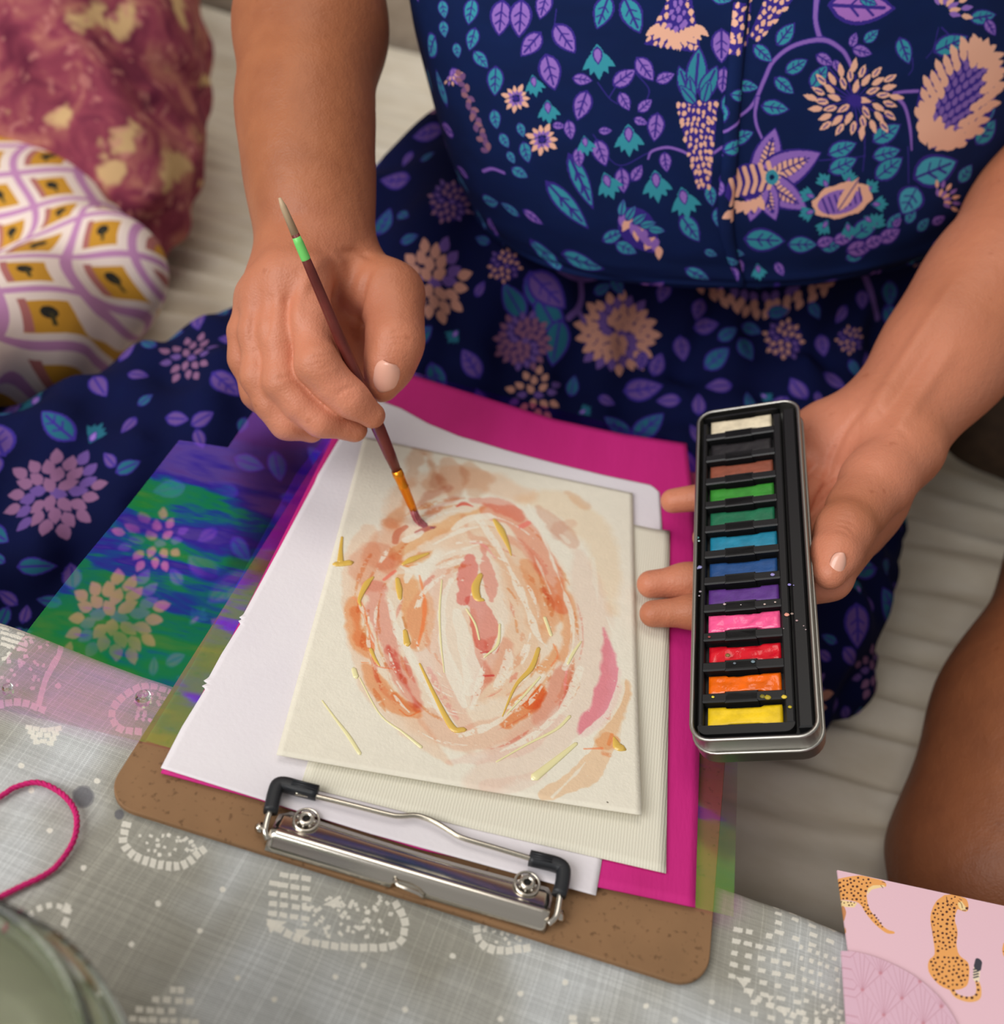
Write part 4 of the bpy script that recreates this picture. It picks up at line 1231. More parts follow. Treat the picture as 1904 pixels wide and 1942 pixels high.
def skin(name, a, b_, c):
    m, nt, b = mat(name, a, .48, 0, .35)
    at = N(nt, 'ShaderNodeAttribute', attribute_name='flush')
    tc = N(nt, 'ShaderNodeTexCoord')
    nz = N(nt, 'ShaderNodeTexNoise', i_Scale=55.0, i_Detail=5.0); nt.links.new(tc.outputs['Object'], nz.inputs['Vector'])
    r1 = ramp(nt, nz.outputs[0], [(.3, c4(a)), (.7, c4(b_))])
    mx = N(nt, 'ShaderNodeMix', data_type='RGBA'); nt.links.new(at.outputs['Fac'], mx.inputs[0]); nt.links.new(r1.outputs[0], mx.inputs[6]); mx.inputs[7].default_value = c4(c)
    fr = N(nt, 'ShaderNodeTexNoise', i_Scale=150.0, i_Detail=2.0); nt.links.new(tc.outputs['Object'], fr.inputs['Vector'])
    r2 = ramp(nt, fr.outputs[0], [(.68, (1, 1, 1, 1)), (.76, (.72, .6, .52, 1))])
    m2 = N(nt, 'ShaderNodeMix', data_type='RGBA', blend_type='MULTIPLY'); m2.inputs[0].default_value = .45
    nt.links.new(mx.outputs[2], m2.inputs[6]); nt.links.new(r2.outputs[0], m2.inputs[7])
    nt.links.new(m2.outputs[2], b.inputs['Base Color'])
    vo = N(nt, 'ShaderNodeTexVoronoi', i_Scale=900.0); nt.links.new(tc.outputs['Object'], vo.inputs['Vector'])
    n3 = N(nt, 'ShaderNodeTexNoise', i_Scale=180.0, i_Detail=4.0); nt.links.new(tc.outputs['Object'], n3.inputs['Vector'])
    ad = N(nt, 'ShaderNodeMath', operation='MULTIPLY_ADD'); ad.inputs[1].default_value = .25; nt.links.new(vo.outputs[0], ad.inputs[0]); nt.links.new(n3.outputs[0], ad.inputs[2])
    bp = N(nt, 'ShaderNodeBump', i_Strength=.4, i_Distance=.0012); nt.links.new(ad.outputs[0], bp.inputs['Height']); nt.links.new(bp.outputs[0], b.inputs['Normal'])
    b.inputs['Subsurface Weight'].default_value = .12
    b.inputs['Subsurface Radius'].default_value = (.006, .0025, .0012)
    return m
skin_m = skin('skin', (163, 100, 64), (149, 88, 55), (216, 140, 112))
Vb, Qb = soft_mesh([core, thumb] + fingers + [lthumb] + lfing,   .0011, .007, .0020, dents)
def creases(V, Qs_, lines):
    """press fine lines (depth > 0) or raise tendons (depth < 0) along strokes over the skin"""
    t_ = BVHTree.FromPolygons([v.tolist() for v in V], [list(map(int, q)) for q in Qs_]); D_ = np.zeros_like(V)
    for pts, sig, dep in lines:
        L_ = max(8, int(np.linalg.norm(np.diff(np.array(pts, float), axis=0), axis=1).sum() / 3))
        hits = []
        for i, (x, y) in enumerate(spline(pts, L_) if len(pts) > 2 else resample(pts, L_)):
            d = ray(x, y); h = t_.ray_cast(Vector(CAM), Vector(d / np.linalg.norm(d)), 3.0)
            if h[0] is None: continue
            n = np.array(h[1])
            hits.append((i, np.array(h[0]), -n if n @ d > 0 else n))
        if not hits: continue
        hp = np.array([h[1] for h in hits])
        loc = np.nonzero(np.all((V > hp.min(0) - sig * 2.7) & (V < hp.max(0) + sig * 2.7), 1))[0]
        W_ = V[loc]; best = np.zeros(len(loc)); vec = np.zeros((len(loc), 3))
        for i, p, n in hits:
            w = math.sin(math.pi * (i + .5) / L_) ** .5 * np.exp(-((W_ - p) ** 2).sum(1) / (sig * sig))
            k = w > best
            best[k] = w[k]; vec[k] = n
        D_[loc] -= vec * (best * dep)[:, None]
    return V + D_
Vb = creases(Vb, Qb, [
    ([(582, 684), (600, 678), (622, 676)], .0011, .0006), ([(580, 695), (604, 689), (628, 686)], .0011, .0006), ([(590, 703), (612, 698), (630, 695)], .001, .0004), ([(642, 748), (656, 738), (672, 734)], .001, .0005),
    ([(518, 722), (535, 716), (552, 716)], .001, .0005), ([(735, 634), (752, 630), (772, 634)], .0011, .0005), ([(733, 645), (755, 642), (778, 647)], .0011, .0005), ([(740, 655), (757, 653), (774, 657)], .001, .0004),
    ([(700, 512), (688, 545), (680, 590), (676, 640)], .0026, .0022), ([(640, 480), (680, 478), (706, 492)], .002, .0010), ([(600, 500), (570, 560), (560, 620)], .003, -.0012), ([(545, 560), (545, 620)], .0025, .0012), ([(512, 560), (505, 640)], .0022, .0010), ([(482, 580), (475, 650)], .002, .0010),
    ([(600, 495), (640, 500), (655, 560), (652, 600)], .004, -.0018),
    ([(1590, 985), (1612, 988), (1626, 1000)], .0011, .0007), ([(1588, 994), (1608, 998), (1620, 1010)], .0011, .0007), ([(1586, 1004), (1602, 1008), (1612, 1018)], .001, .0005), ([(1600, 975), (1622, 980)], .001, .0004),
    ([(1640, 770), (1600, 820), (1575, 880), (1560, 940)], .0022, .0013), ([(1535, 980), (1560, 930), (1600, 900)], .0016, .0010), ([(1530, 900), (1560, 905), (1580, 890)], .0014, .0008), ([(1612, 745), (1660, 770), (1720, 830)], .0016, .0007),
    ([(1640, 800), (1690, 720), (1760, 610), (1820, 520)], .004, -.0016), ([(1665, 805), (1720, 725), (1790, 620)], .003, .0010), ([(1690, 830), (1745, 750), (1810, 660)], .004, -.0016)])
body = mesh_obj('body', Vb, Qb, skin_m, woman)
def flush(o, spots, base):
    V = np.zeros(len(o.data.vertices) * 3); o.data.vertices.foreach_get('co', V); V = V.reshape(-1, 3)
    off = np.array(o.parent.location)
    f = np.zeros(len(V)) + base
    for p, r, a in spots: f = np.maximum(f, a * np.exp(-((V + off - p) ** 2).sum(1) / (r * r)))
    at = o.data.attributes.new('flush', 'FLOAT', 'POINT'); at.data.foreach_set('value', np.clip(f, 0, 1).astype(np.float32))
sp = [(P(600, 640, .478), .055, .75), (P(650, 740, .468), .024, 1.0), (P(590, 800, .478), .03, .9), (P(760, 660, .485), .02, .8), (P(1560, 1090, .47), .03, 1.0), (P(1600, 880, .54), .06, .9), (P(1240, 1130, .52), .04, 1.0), (P(1270, 950, .55), .03, 1.0), (P(1540, 1000, .53), .05, .9), (P(1740, 760, .55), .07, .7), (P(1880, 560, .58), .10, .55), (P(1650, 900, .51), .04, .9)]
flush(body, sp, .05)
nail_m, _, _ = mat('nail', (226, 172, 152), .22, 0, .5)
def nail(parent, c, along, out, L, Wd, lift):
    along = along / np.linalg.norm(along); out = out - along * (out @ along); out /= np.linalg.norm(out); sd = np.cross(along, out)
    V = []; Fc = []; nu, nv = 13, 13
    for lay in (0, 1):
        for j in range(nv):
            for i in range(nu):
                u, v = i / (nu - 1) * 2 - 1, j / (nv - 1) * 2 - 1
                s = (1 - abs(v) ** 5 * .35) * (1 - .12 * (v < 0) * v * v)
                th = u * .95
                V.append(c + sd * math.sin(th) * Wd * s / .82 * .5 + out * ((math.cos(th) - 1) * Wd * .62 - lay * .0007 - v * v * .0007 + lift) + along * v * L / 2 * (1 - .16 * u * u))
    n = nu * nv
    for lay in (0, 1):
        for j in range(nv - 1):
            for i in range(nu - 1):
                q = [lay * n + j * nu + i, lay * n + j * nu + i + 1, lay * n + (j + 1) * nu + i + 1, lay * n + (j + 1) * nu + i]
                Fc.append(q if lay == 0 else q[::-1])
    per = [k for k in range(nu)] + [j * nu + nu - 1 for j in range(1, nv)] + [(nv - 1) * nu + k for k in range(nu - 2, -1, -1)] + [j * nu for j in range(nv - 2, 0, -1)]
    m_ = len(per)
    Fc += [[per[a], n + per[a], n + per[(a + 1) % m_], per[(a + 1) % m_]] for a in range(m_)]
    return fix_normals(mesh_obj('nail', V, Fc, nail_m, parent))
def toward_cam(p): return (CAM - p) / np.linalg.norm(CAM - p)
bv = BVHTree.FromPolygons([v.tolist() for v in Vb], [list(map(int, q)) for q in Qb])
def hit(px, py, tree=None):
    d = ray(px, py); L = np.linalg.norm(d)
    h = (tree or bv).ray_cast(Vector(CAM), Vector(d / L), 3.0)
    return (np.array(h[0]), np.array(h[1])) if h[0] is not None else (None, None)
def put_nail(px, py, to, L, Wd, lift=.0004):
    p, n = hit(px, py)
    if p is None: return
    if n @ (CAM - p) < 0: n = -n
    q, _ = hit(*to)
    if q is None: q = p + np.array([0, -.01, 0])
    nail(body, p, q - p, n, L, Wd, lift)
put_nail(729, 716, (719, 748), .0160, .0130, .0011)
put_nail(1590, 1076, (1580, 1108), .0135, .0075, .0007)

# ------------------------------------------------------------------ the dress
def loft(rows_, nth=120, sub=10, back=.7):
    """each row: left, right and front points of a level; ellipses through them, front half then back half"""
    L, R_, Fr = [np.array([P(*r[i]) for r in rows_]) for i in range(3)]
    n = len(rows_) * sub
    L, R_, Fr = spline(L, n), spline(R_, n), spline(Fr, n)
    C = (L + R_) / 2
    th = np.linspace(0, 2 * math.pi, nth, endpoint=False)
    G = np.zeros((n, nth, 3))
    for i in range(n):
        a, b = L[i] - C[i], Fr[i] - C[i]
        s = np.sin(th)
        e = np.sign(s) * np.abs(s) ** .85
        G[i] = C[i] + np.cos(th)[:, None] * a + np.where(s > 0, e, e * back)[:, None] * b
    return G
rows_ = [((975, 455, .705), (1750, 445, .715), (1388, 500, .675)), ((940, 415, .695), (1800, 408, .705), (1389, 535, .635)), ((905, 352, .682), (1868, 352, .695), (1390, 546, .612)),
         ((884, 300, .67), (1900, 318, .69), (1389, 505, .592)), ((866, 240, .652), (1950, 240, .68), (1386, 410, .565)), ((850, 150, .635), (2010, 120, .665), (1385, 260, .538)),
         ((815, 0, .612), (2060, -40, .65), (1388, 90, .518)), ((800, -150, .592), (2090, -200, .63), (1392, -80, .508)), ((790, -400, .572), (2090, -470, .60), (1400, -330, .515)), ((800, -800, .535), (1960, -900, .57), (1400, -650, .53))]
Gd = loft(rows_)
nr_, nth = Gd.shape[:2]
# soft creases where the cloth is gathered above the waist
nzd = noise2(nr_, nth, (6, 16), 77, 3); cr = noise2(nr_, nth, (22, 6), 78, 2)
for i in range(nr_):
    f = i / nr_
    nrm = Gd[i] - Gd[i].mean(0); nrm /= np.linalg.norm(nrm, axis=1)[:, None]
    Gd[i] += nrm * (((nzd[i] - .5) * .010 * (1 - f) + (cr[i] - .5) * .013 * math.exp(-((f - .2) / .1) ** 2)))[:, None]
arc = np.concatenate([[0], np.cumsum(np.linalg.norm(np.diff(Gd[:, nth // 4], axis=0), axis=1))])
WID = 1.05
uvd = np.zeros((nr_, nth + 1, 2))
uvd[..., 0] = np.linspace(0, 1, nth + 1)[None]
uvd[..., 1] = arc[:, None] / arc[-1]
Vd = np.concatenate([Gd, Gd[:, :1]], 1).reshape(-1, 3)
w1 = nth + 1
Fd = [[i * w1 + j, i * w1 + j + 1, (i + 1) * w1 + j + 1, (i + 1) * w1 + j] for i in range(nr_ - 1) for j in range(nth)]
UVd = uvd.reshape(-1, 2)

# skirt and lap as one draped mass
lapc = [Limb((.03, .50, -.045), (.31, .55, -.06), .105, .10, .06),
        Limb((.06, .46, -.07), (-.20, .205, -.142), .10, .086, .05), Limb((.02, .42, -.13), (-.20, .21, -.20), .085, .08, .06),
        Limb((.285, .50, -.08), tuple(P(1425, 1165, .668)), .095, .072, .05), Limb((.28, .44, -.15), tuple(P(1405, 1190, .70)), .08, .07, .06),
        Limb((-.30, .19, -.17), (.03, .165, -.17), .07, .07, .05), Limb((-.30, .145, -.26), (.03, .135, -.26), .05, .05, .05), Limb((-.30, .14, -.38), (.03, .13, -.38), .05, .05, .05),
        Limb((.12, .42, -.10), (.26, .42, -.10), .085, .085, .06), Limb((.05, .36, -.14), (.25, .36, -.14), .08, .08, .06),
        Limb(P(905, 400, .74), P(770, 560, .75), .05, .06, .05), Limb(P(960, 430, .73), P(1690, 430, .735), .075, .07, .05)]
def drape(p):
    x, y, z = p[:, 0], p[:, 1], p[:, 2]
    s = x * .8 - y * .6
    return (.0035 * np.sin(s * 95 + 3 * np.sin(z * 30) + 14 * y) + .0025 * np.sin(x * 140 + y * 60 - z * 40) + .002 * np.sin(y * 170 + x * 20)).astype(np.float32)
def on_seat(V):
    """what sinks into the seat lies on it; what hangs in front of it stays in front"""
    in_ = (V[:, 2] < SEAT + .03) & (V[:, 1] > .098)
    fw_ = in_ & (V[:, 2] < SEAT - .04) & (V[:, 1] < .2); up_ = in_ & (V[:, 1] > .13)
    corner = fw_ & up_
    V[:, 2] = np.where(in_ & (~fw_ | corner), SEAT + .03, V[:, 2])
    V[:, 1] = np.where(in_ & (~up_ | corner), .098, V[:, 1])
Vs, Qs = soft_mesh([lapc], .005, wobble=drape, tile=32)
inb = (Vs[:, 1] < .325) & (Vs[:, 0] > -.03) & (Vs[:, 0] < .24)
Vs[:, 2] = np.where(inb, np.minimum(Vs[:, 2], -.0052), Vs[:, 2])
on_seat(Vs)
sd_, su_ = np.array([1.0, 0, 0]), np.array([0, .72, .69])
SU0, SU1, SV0, SV1 = -.40, .50, -.12, .62
UVs = np.stack([(Vs @ sd_ - SU0) / (SU1 - SU0), (Vs @ su_ - SV0) / (SV1 - SV0)], 1)

def surf_place(V, Fc, UV, cw_, ch_):
    tree = BVHTree.FromPolygons([v.tolist() for v in V], [list(map(int, f)) for f in Fc])
    def place(pts):
        out = []
        for x, y in pts:
            d = ray(x, y); L = np.linalg.norm(d)
            h = tree.ray_cast(Vector(CAM), Vector(d / L), 3.0)
            if h[0] is None: return None
            f = [int(q) for q in Fc[h[2]]]
            A = np.array([V[f[0]], V[f[1]], V[f[2]], V[f[3]]]); p = np.array(h[0])
            # barycentric inside one of the two triangles of the quad
            for tri in ((0, 1, 2), (0, 2, 3)):
                a, b, c = A[list(tri)]
                v0, v1, v2 = b - a, c - a, p - a
                d00, d01, d11, d20, d21 = v0 @ v0, v0 @ v1, v1 @ v1, v2 @ v0, v2 @ v1
                den = d00 * d11 - d01 * d01 + 1e-18
                bb, cc = (d11 * d20 - d01 * d21) / den, (d00 * d21 - d01 * d20) / den
                if bb >= -.02 and cc >= -.02 and bb + cc <= 1.04: break
            uv = UV[f[tri[0]]] * (1 - bb - cc) + UV[f[tri[1]]] * bb + UV[f[tri[2]]] * cc
            out.append((uv[0] * cw_, uv[1] * ch_))
        q = np.array(out)
        if len(q) > 1 and np.abs(np.diff(q, axis=0)).max() > cw_ * .2: return None
        return q
    return place, tree
CP = 2600
bw, bh = int(WID * CP), int(arc[-1] * CP)
placeB, treeB = surf_place(Vd, Fd, UVd, bw, bh)
cb = Canvas(bw, bh, NAVY, placeB)
sw, sh = int((SU1 - SU0) * 2200), int((SV1 - SV0) * 2200)
placeS, treeS = surf_place(Vs, Qs, UVs, sw, sh)
cs = Canvas(sw, sh, (11, 18, 58), placeS)  # darker than the bodice navy: shade painted into the cloth
for c_ in (cb, cs):
    c_.a *= (.9 + .2 * noise2(c_.h, c_.w, (30, 40), 5, 3))[..., None]

class Crop:
    """lets a motif list be written in another picture scale"""
    def __init__(s, cv, k, ox=0, oy=0): s.cv, s.k, s.ox, s.oy = cv, k, ox, oy
    def m(s, pts): return [(s.ox + x / s.k, s.oy + y / s.k) for x, y in pts]
    def poly(s, pts, c, al=1.0): s.cv.poly(s.m(pts), c, al)
    def stroke(s, pts, w, c, **k):
        k.pop('soft', 0)
        s.cv.stroke(s.m(pts), np.asarray(w, float) / s.k if not np.isscalar(w) else w / s.k, c, soft=.7, **k)
A = Crop(cb, 1.7246, 800, 0)
ST = (142, 104, 190)
for pts, w in (([(1292, -10), (1287, 60), (1300, 118), (1312, 130)], [22, 18, 20, 24]), ([(1008, 402), (1080, 345), (1120, 260), (1150, 200), (1215, 150), (1310, 130), (1370, 160), (1395, 195), (1408, 228)], [12, 16, 18, 18, 20, 22, 18, 16, 12]),
               ([(1098, 320), (1090, 370), (1095, 410), (1112, 452)], [16, 12, 12, 10]), ([(1545, 305), (1580, 300), (1622, 298)], 14), ([(1548, 312), (1580, 350), (1597, 420), (1602, 490)], [14, 12, 12, 8]),
               ([(740, 520), (752, 495), (800, 482), (845, 492), (874, 506)], [8, 12, 14, 14, 12]), ([(955, 500), (985, 480), (1000, 478)], 14), ([(200, 560), (230, 552), (268, 565)], 10)):
    A.stroke(pts, w, VIOLET); A.stroke(pts, np.asarray(w) * .68, ST)
for pts in ([(575, 270), (612, 320), (640, 340)], [(612, 320), (655, 250)], [(735, 330), (742, 290), (700, 240)], [(1690, 90), (1672, 160), (1650, 190)], [(1605, 190), (1605, 225), (1592, 245)], [(1448, 430), (1448, 500), (1442, 560)],
            [(1300, 525), (1450, 510)], [(1590, 480), (1592, 600)], [(560, 440), (640, 540), (740, 500)], [(440, 30), (432, 95)], [(1700, 90), (1740, 130)], [(840, 700), (850, 730)]):
    A.stroke(pts, 4, VIOLET)
for x, y, L, a in ((160, 38, 85, 100), (165, 128, 75, 105), (193, 195, 70, 50), (115, 165, 50, 80), (240, 265, 95, 92), (72, 95, 55, 82), (592, 40, 112, 110), (688, 50, 125, 66), (240, 390, 64, 80), (270, 460, 54, 60), (325, 425, 50, 70), (292, 515, 45, 60), (340, 498, 70, 75),
                   (520, 592, 190, 66), (475, 670, 200, 48), (878, 748, 100, 55), (625, 772, 75, -25), (668, 812, 75, 25), (1190, 112, 90, -52), (1115, 175, 80, 42), (1225, 216, 82, -30), (1300, 250, 90, -55), (1065, 282, 72, 8), (1185, 280, 80, 40), (1155, 352, 90, 8),
                   (1470, 118, 62, -40), (1578, 166, 90, 70), (1730, 145, 118, -25), (1835, 55, 85, -10), (1045, 448, 84, -22), (1375, 487, 98, -22), (1520, 436, 104, -32), (1377, 540, 100, -25), (1520, 502, 92, -15), (1528, 550, 110, -38), (1850, 375, 66, -40), (1845, 432, 100, -52), (1778, 568, 70, -55),
                   (980, -5, 70, 10), (1120, 785, 130, 3), (1245, 800, 95, 0), (1452, 744, 105, -38), (1000, 345, 80, 96), (968, 712, 64, 85), (945, 640, 70, 80), (1600, 705, 60, -60), (320, 565, 60, 30), (1545, 725, 70, -55), (1640, 735, 56, -50), (1340, 805, 70, -14), (70, 30, 60, 80),
                   (1790, 690, 60, -40), (1830, 610, 64, -50), (945, 828, 44, 20), (1030, 828, 50, 10), (1420, 835, 70, -20), (1150, 940, 70, -10)):
    leaf(A, x, y, L, a, TEAL, .52 if L < 150 else .26)
leaf(A, 1680, 555, 150, -22, (70, 165, 190), .62); leaf(A, 1596, 656, 100, 118, (70, 165, 190), .78)
for x, y, L, a in ((258, 58, 115, 96), (322, 60, 120, 94), (398, 18, 90, 105), (357, 145, 98, 130), (468, 126, 112, 55), (420, 236, 118, 76), (525, 260, 64, 8), (524, 345, 100, 108), (662, 254, 88, -35), (730, 226, 92, 55), (796, 254, 64, -22), (663, 332, 66, 62), (730, 345, 60, -42), (716, 397, 48, 20), (765, 416, 92, 96),
                   (600, 428, 44, 0), (448, 411, 42, 5), (484, 425, 64, 82), (586, 500, 90, 70), (513, 515, 64, 85), (656, 590, 82, 84), (704, 566, 62, -58), (797, 530, 66, 82), (1412, 130, 50, -70), (1440, 168, 66, 15), (1318, 196, 66, 32), (1356, 216, 44, 75), (980, 150, 110, 90), (985, 262, 84, 95),
                   (1380, 780, 70, -14), (1432, 812, 90, -12), (1530, 770, 80, -30), (1555, 728, 40, -50), (1170, 880, 50, 60), (1040, 870, 50, 70), (1320, 790, 60, -20), (1480, 790, 70, -25), (1690, 720, 50, -30), (1860, 90, 60, 60), (1880, 240, 60, -60), (110, 250, 60, 70), (990, 590, 60, 100)):
    leaf(A, x, y, L, a, PURPLE, .55)
for x, y, L, a in ((575, 182, 120, 86), (366, 268, 76, 80), (412, 352, 84, 84), (534, 465, 70, 80), (676, 440, 110, 88), (606, 592, 96, 70), (766, 590, 110, 84), (856, 645, 110, 78), (1100, 880, 60, 80), (1480, 735, 70, -50)):
    bud(A, x, y, L, a)
# flowers
for x, y, r in ((308, 322, 62), (394, 456, 70)): burst(A, x, y, r, 11, PEACH, inner=.16)
cone(A, 850, -30, 820, 160, 60, 190, PEACH, 7, PURPLE)
for k in range(9): A.poly(leaf_pts(835 + (k - 4) * 20, 100 + 14 * (4 - abs(k - 4)) * .6, 62, 90 + (4 - k) * 13, .42)[0], PEACH)
cone(A, 900, 330, 922, 620, 140, 44, PEACH, 13)
for x, y, L, a in ((860, 270, 110, -110), (900, 230, 150, -85), (940, 270, 120, -65), (880, 290, 80, -95), (930, 300, 80, -75), (870, 310, 80, -130)): leaf(A, x, y, L, a, (52, 138, 158), .42, False)
cone(A, 1040, 150, 1060, -20, 50, 40, PEACH, 6); cone(A, 1085, 130, 1180, -30, 40, 90, PEACH, 7)
# large lily-like flower with striped heart
for a, L in ((-75, 190), (-25, 230), (32, 190), (70, 150), (105, 150)):
    ca, sa = math.cos(math.radians(a)), math.sin(math.radians(a))
    cx_, cy_ = 1110 + ca * L * .42, 590 + sa * L * .42
    A.poly(leaf_pts(cx_, cy_, L * 1.06, a, .52)[0], VIOLET); A.poly(leaf_pts(cx_, cy_, L, a, .47)[0], PURPLE)
    A.poly(leaf_pts(cx_, cy_, L * .66, a, .34)[0], PEACH)
    _, cl, ax, nr, hw = leaf_pts(cx_, cy_, L * .66, a, .34)
    A.stroke(cl, 6, VIOLET)
    for i in range(2, 8):
        for s in (-1, 1): A.stroke([cl[i], cl[i] + nr * s * hw[i] + ax * 9], 4, VIOLET)
for k in range(5): A.poly(leaf_pts(1020 + k * 22, 672 + 8 * math.sin(k), 50, 150 - k * 22, .55)[0], PEACH)
A.poly(leaf_pts(1080, 590, 150, -15, .8)[0], VIOLET)
for k in range(5): A.stroke([(1030 + k * 26, 640 - k * 6), (1040 + k * 26, 600 - k * 5), (1028 + k * 26, 555 - k * 6)], 13, PEACH)
burst(A, 1145, 580, 42, 10, PEACH, inner=.5); A.poly([(1145 + 22 * math.cos(t * .5), 580 + 25 * math.sin(t * .5)) for t in range(13)], (60, 150, 172)); A.poly([(1145 + 9 * math.cos(t), 580 + 10 * math.sin(t)) for t in range(7)], NAVY)
# spiky dandelion head
for k in range(21):
    a = math.radians(100 + k * 17.2); r = (70, 112, 142)[k % 3] * (1.15 if 150 < 100 + k * 17.2 - 0 < 260 else .92)
    x, y = 1415 + math.cos(a) * r, 330 + math.sin(a) * r * .82
    A.stroke([(1415, 330), (x, y)], 5, VIOLET)
for k in range(40):
    a = math.radians(k * 137.5); r = 30 + 112 * math.sqrt(k / 40)
    x, y = 1415 + math.cos(a) * r * 1.05, 328 + math.sin(a) * r * .85
    A.poly(leaf_pts(x, y, 50, math.degrees(a) + 12, .42)[0], PEACH)
    if k % 2: A.stroke([(x - 12 * math.cos(a), y - 10 * math.sin(a)), (x + 9 * math.cos(a), y + 9 * math.sin(a))], 4, VIOLET)
A.poly([(1415 + 24 * math.cos(t * .5), 328 + 18 * math.sin(t * .5)) for t in range(13)], VIOLET)
# large pineapple-shaped head at the side
A.poly(leaf_pts(1760, 310, 400, -62, .62)[0], VIOLET)
for k in range(120):
    t = (k * .618) % 1; r = (k + .5) / 120
    ang = math.radians(-62); ax_ = np.array([math.cos(ang), math.sin(ang)]); nr2 = np.array([-ax_[1], ax_[0]])
    f = r * 2 - 1; hw = 118 * math.sqrt(max(0, 1 - f * f * .9))
    s = ((k * .382) % 1) * 2 - 1
    p = np.array([1760, 310]) + ax_ * f * 185 + nr2 * s * hw
    inner = abs(s) < .5 and abs(f) < .62
    a_out = math.degrees(math.atan2(p[1] - 310, p[0] - 1760))
    A.poly(leaf_pts(p[0], p[1], 34 if inner else 52, -62 + 90 * s * .6 + (180 if f < -.4 else 0), .5)[0], (130, 100, 178) if inner else PEACH)
# pansy with leaves
for k in range(9): bud(A, 1375 + 112 * math.cos(k * .7), 668 + 78 * math.sin(k * .7), 60, math.degrees(k * .7))
A.poly([(1375 + 98 * math.cos(t * .26) * (1 + .06 * math.sin(t * 2.1)), 655 + 60 * math.sin(t * .26 - .3) * (1 + .06 * math.sin(t * 2.1))) for t in range(24)], PEACH)
A.poly([(1368 + 74 * math.cos(t * .26), 660 + 42 * math.sin(t * .26 - .3)) for t in range(24)], PURPLE)
for k in range(7): A.stroke([(1330 + k * 18, 700 - k * 7), (1310 + k * 20, 650 - k * 6)], 5, VIOLET)
A.poly(leaf_pts(1395, 635, 130, -58, .3)[0], PEACH); A.stroke([(1360, 690), (1430, 585)], 4, VIOLET)
# side-on rose, low at the left
A.poly(leaf_pts(712, 755, 190, 52, .62)[0], VIOLET)
for k in range(11): A.poly(leaf_pts(655 + k * 12, 718 + k * 10 + 10 * math.sin(k * 2), 46, 100 + 20 * math.sin(k), .55)[0], PEACH if k % 3 else PURPLE)
for k in range(7): A.poly(leaf_pts(690 + k * 9, 738 + k * 10, 30, 60 + k * 20, .6)[0], PURPLE)
for k in range(5): leaf(A, 655 + k * 28, 680 + k * 18, 56, -80 + k * 22, TEAL, .45, False)
# fan flowers at the right and top
for x, y, R_, a in ((1690, 660, 70, -35), (1700, 40, 100, -50), (95, 240, 40, 60)):
    for k in range(-3, 4):
        for rr2 in (.45, .85):
            b_ = math.radians(a + k * 20 + 180 * 0)
            A.poly(leaf_pts(x + math.cos(b_) * R_ * rr2, y + math.sin(b_) * R_ * rr2, R_ * .42, a + k * 20, .45)[0], PEACH if (k + int(rr2 * 3)) % 2 else PURPLE)
leaf(A, 1438, 22, 210, 3, (168, 112, 196), .5); leaf(A, 1460, 5, 60, 20, TEAL)
for k in range(22): A.poly(leaf_pts(120 + k * 4.5 + 10 * math.sin(k * 2), 240 + k * 12, 30, 60 + 40 * math.sin(k * 1.7), .6)[0], (120, 84, 130) if k % 2 else (150, 104, 120))

# the skirt's print: bodice colours repeated darker, the lap's shade painted in
S = Crop(cs, 1.7246, 800, 0)
DP, DU, DT, DV = (186, 134, 118), (100, 74, 140), (38, 100, 122), (40, 30, 96)  # shaded copies of the peach, purple, teal and violet
def bigflower(x, y, R_, c, c2, n=34):
    S.poly([(x + R_ * .92 * math.cos(t * .3), y + R_ * .92 * math.sin(t * .3)) for t in range(21)], DV)
    for k in range(n):
        a = k * 137.5; r = R_ * math.sqrt((k + .6) / n)
        S.poly(leaf_pts(x + r * math.cos(math.radians(a)), y + r * math.sin(math.radians(a)), R_ * .34, a, .66, 7)[0], c if k % 4 else c2)
for x, y, L, a in ((380, 960, 150, 70), (420, 1040, 160, 60), (440, 1120, 150, 100), (300, 985, 130, -120)): leaf(S, x, y, L, a, DT, .5, False)
bigflower(640, 1090, 128, DP, DU, 60); bigflower(330, 1115, 92, (128, 84, 112), DU, 46)
for pts in ([(425, 850), (455, 885), (510, 910), (570, 905), (625, 878)], [(518, 908), (522, 970), (510, 1010), (480, 1040)], [(510, 1010), (530, 1050)], [(1440, 880), (1470, 960), (1490, 1040)]):
    S.stroke(pts, 20, DU)
leaf(S, 410, 950, 160, 45, DU, .55)
for i in range(15):
    t = i / 14; x = 840 + 500 * t; y = 860 + 130 * math.sin(math.pi * t * .95) + 20 * t
    for k in range(3): S.poly(leaf_pts(x + random.uniform(-12, 12), y + (k - 1) * 26, 44, 60 + 60 * t + random.uniform(-30, 30), .6)[0], DP if k else DU)
for x, y, L, a in ((790, 955, 70, 110), (905, 1012, 70, 105), (930, 1066, 80, -10), (850, 1140, 80, 80), (770, 1192, 76, -70), (1310, 1130, 70, 80), (745, 885, 60, 20), (800, 880, 50, -20), (720, 1180, 60, 100), (1440, 980, 60, 90)): leaf(S, x, y, L, a, DU, .6)
for x, y, L, a in ((965, 1172, 100, -40), (1060, 1142, 80, 60), (1000, 1092, 70, -30), (1078, 1076, 66, 20), (640, 935, 66, 60), (590, 945, 60, -30), (1165, 1020, 70, -10), (1285, 1015, 60, 60), (570, 870, 70, 10), (1530, 960, 80, 90), (1540, 1040, 90, 60)): leaf(S, x, y, L, a, DT, .55)
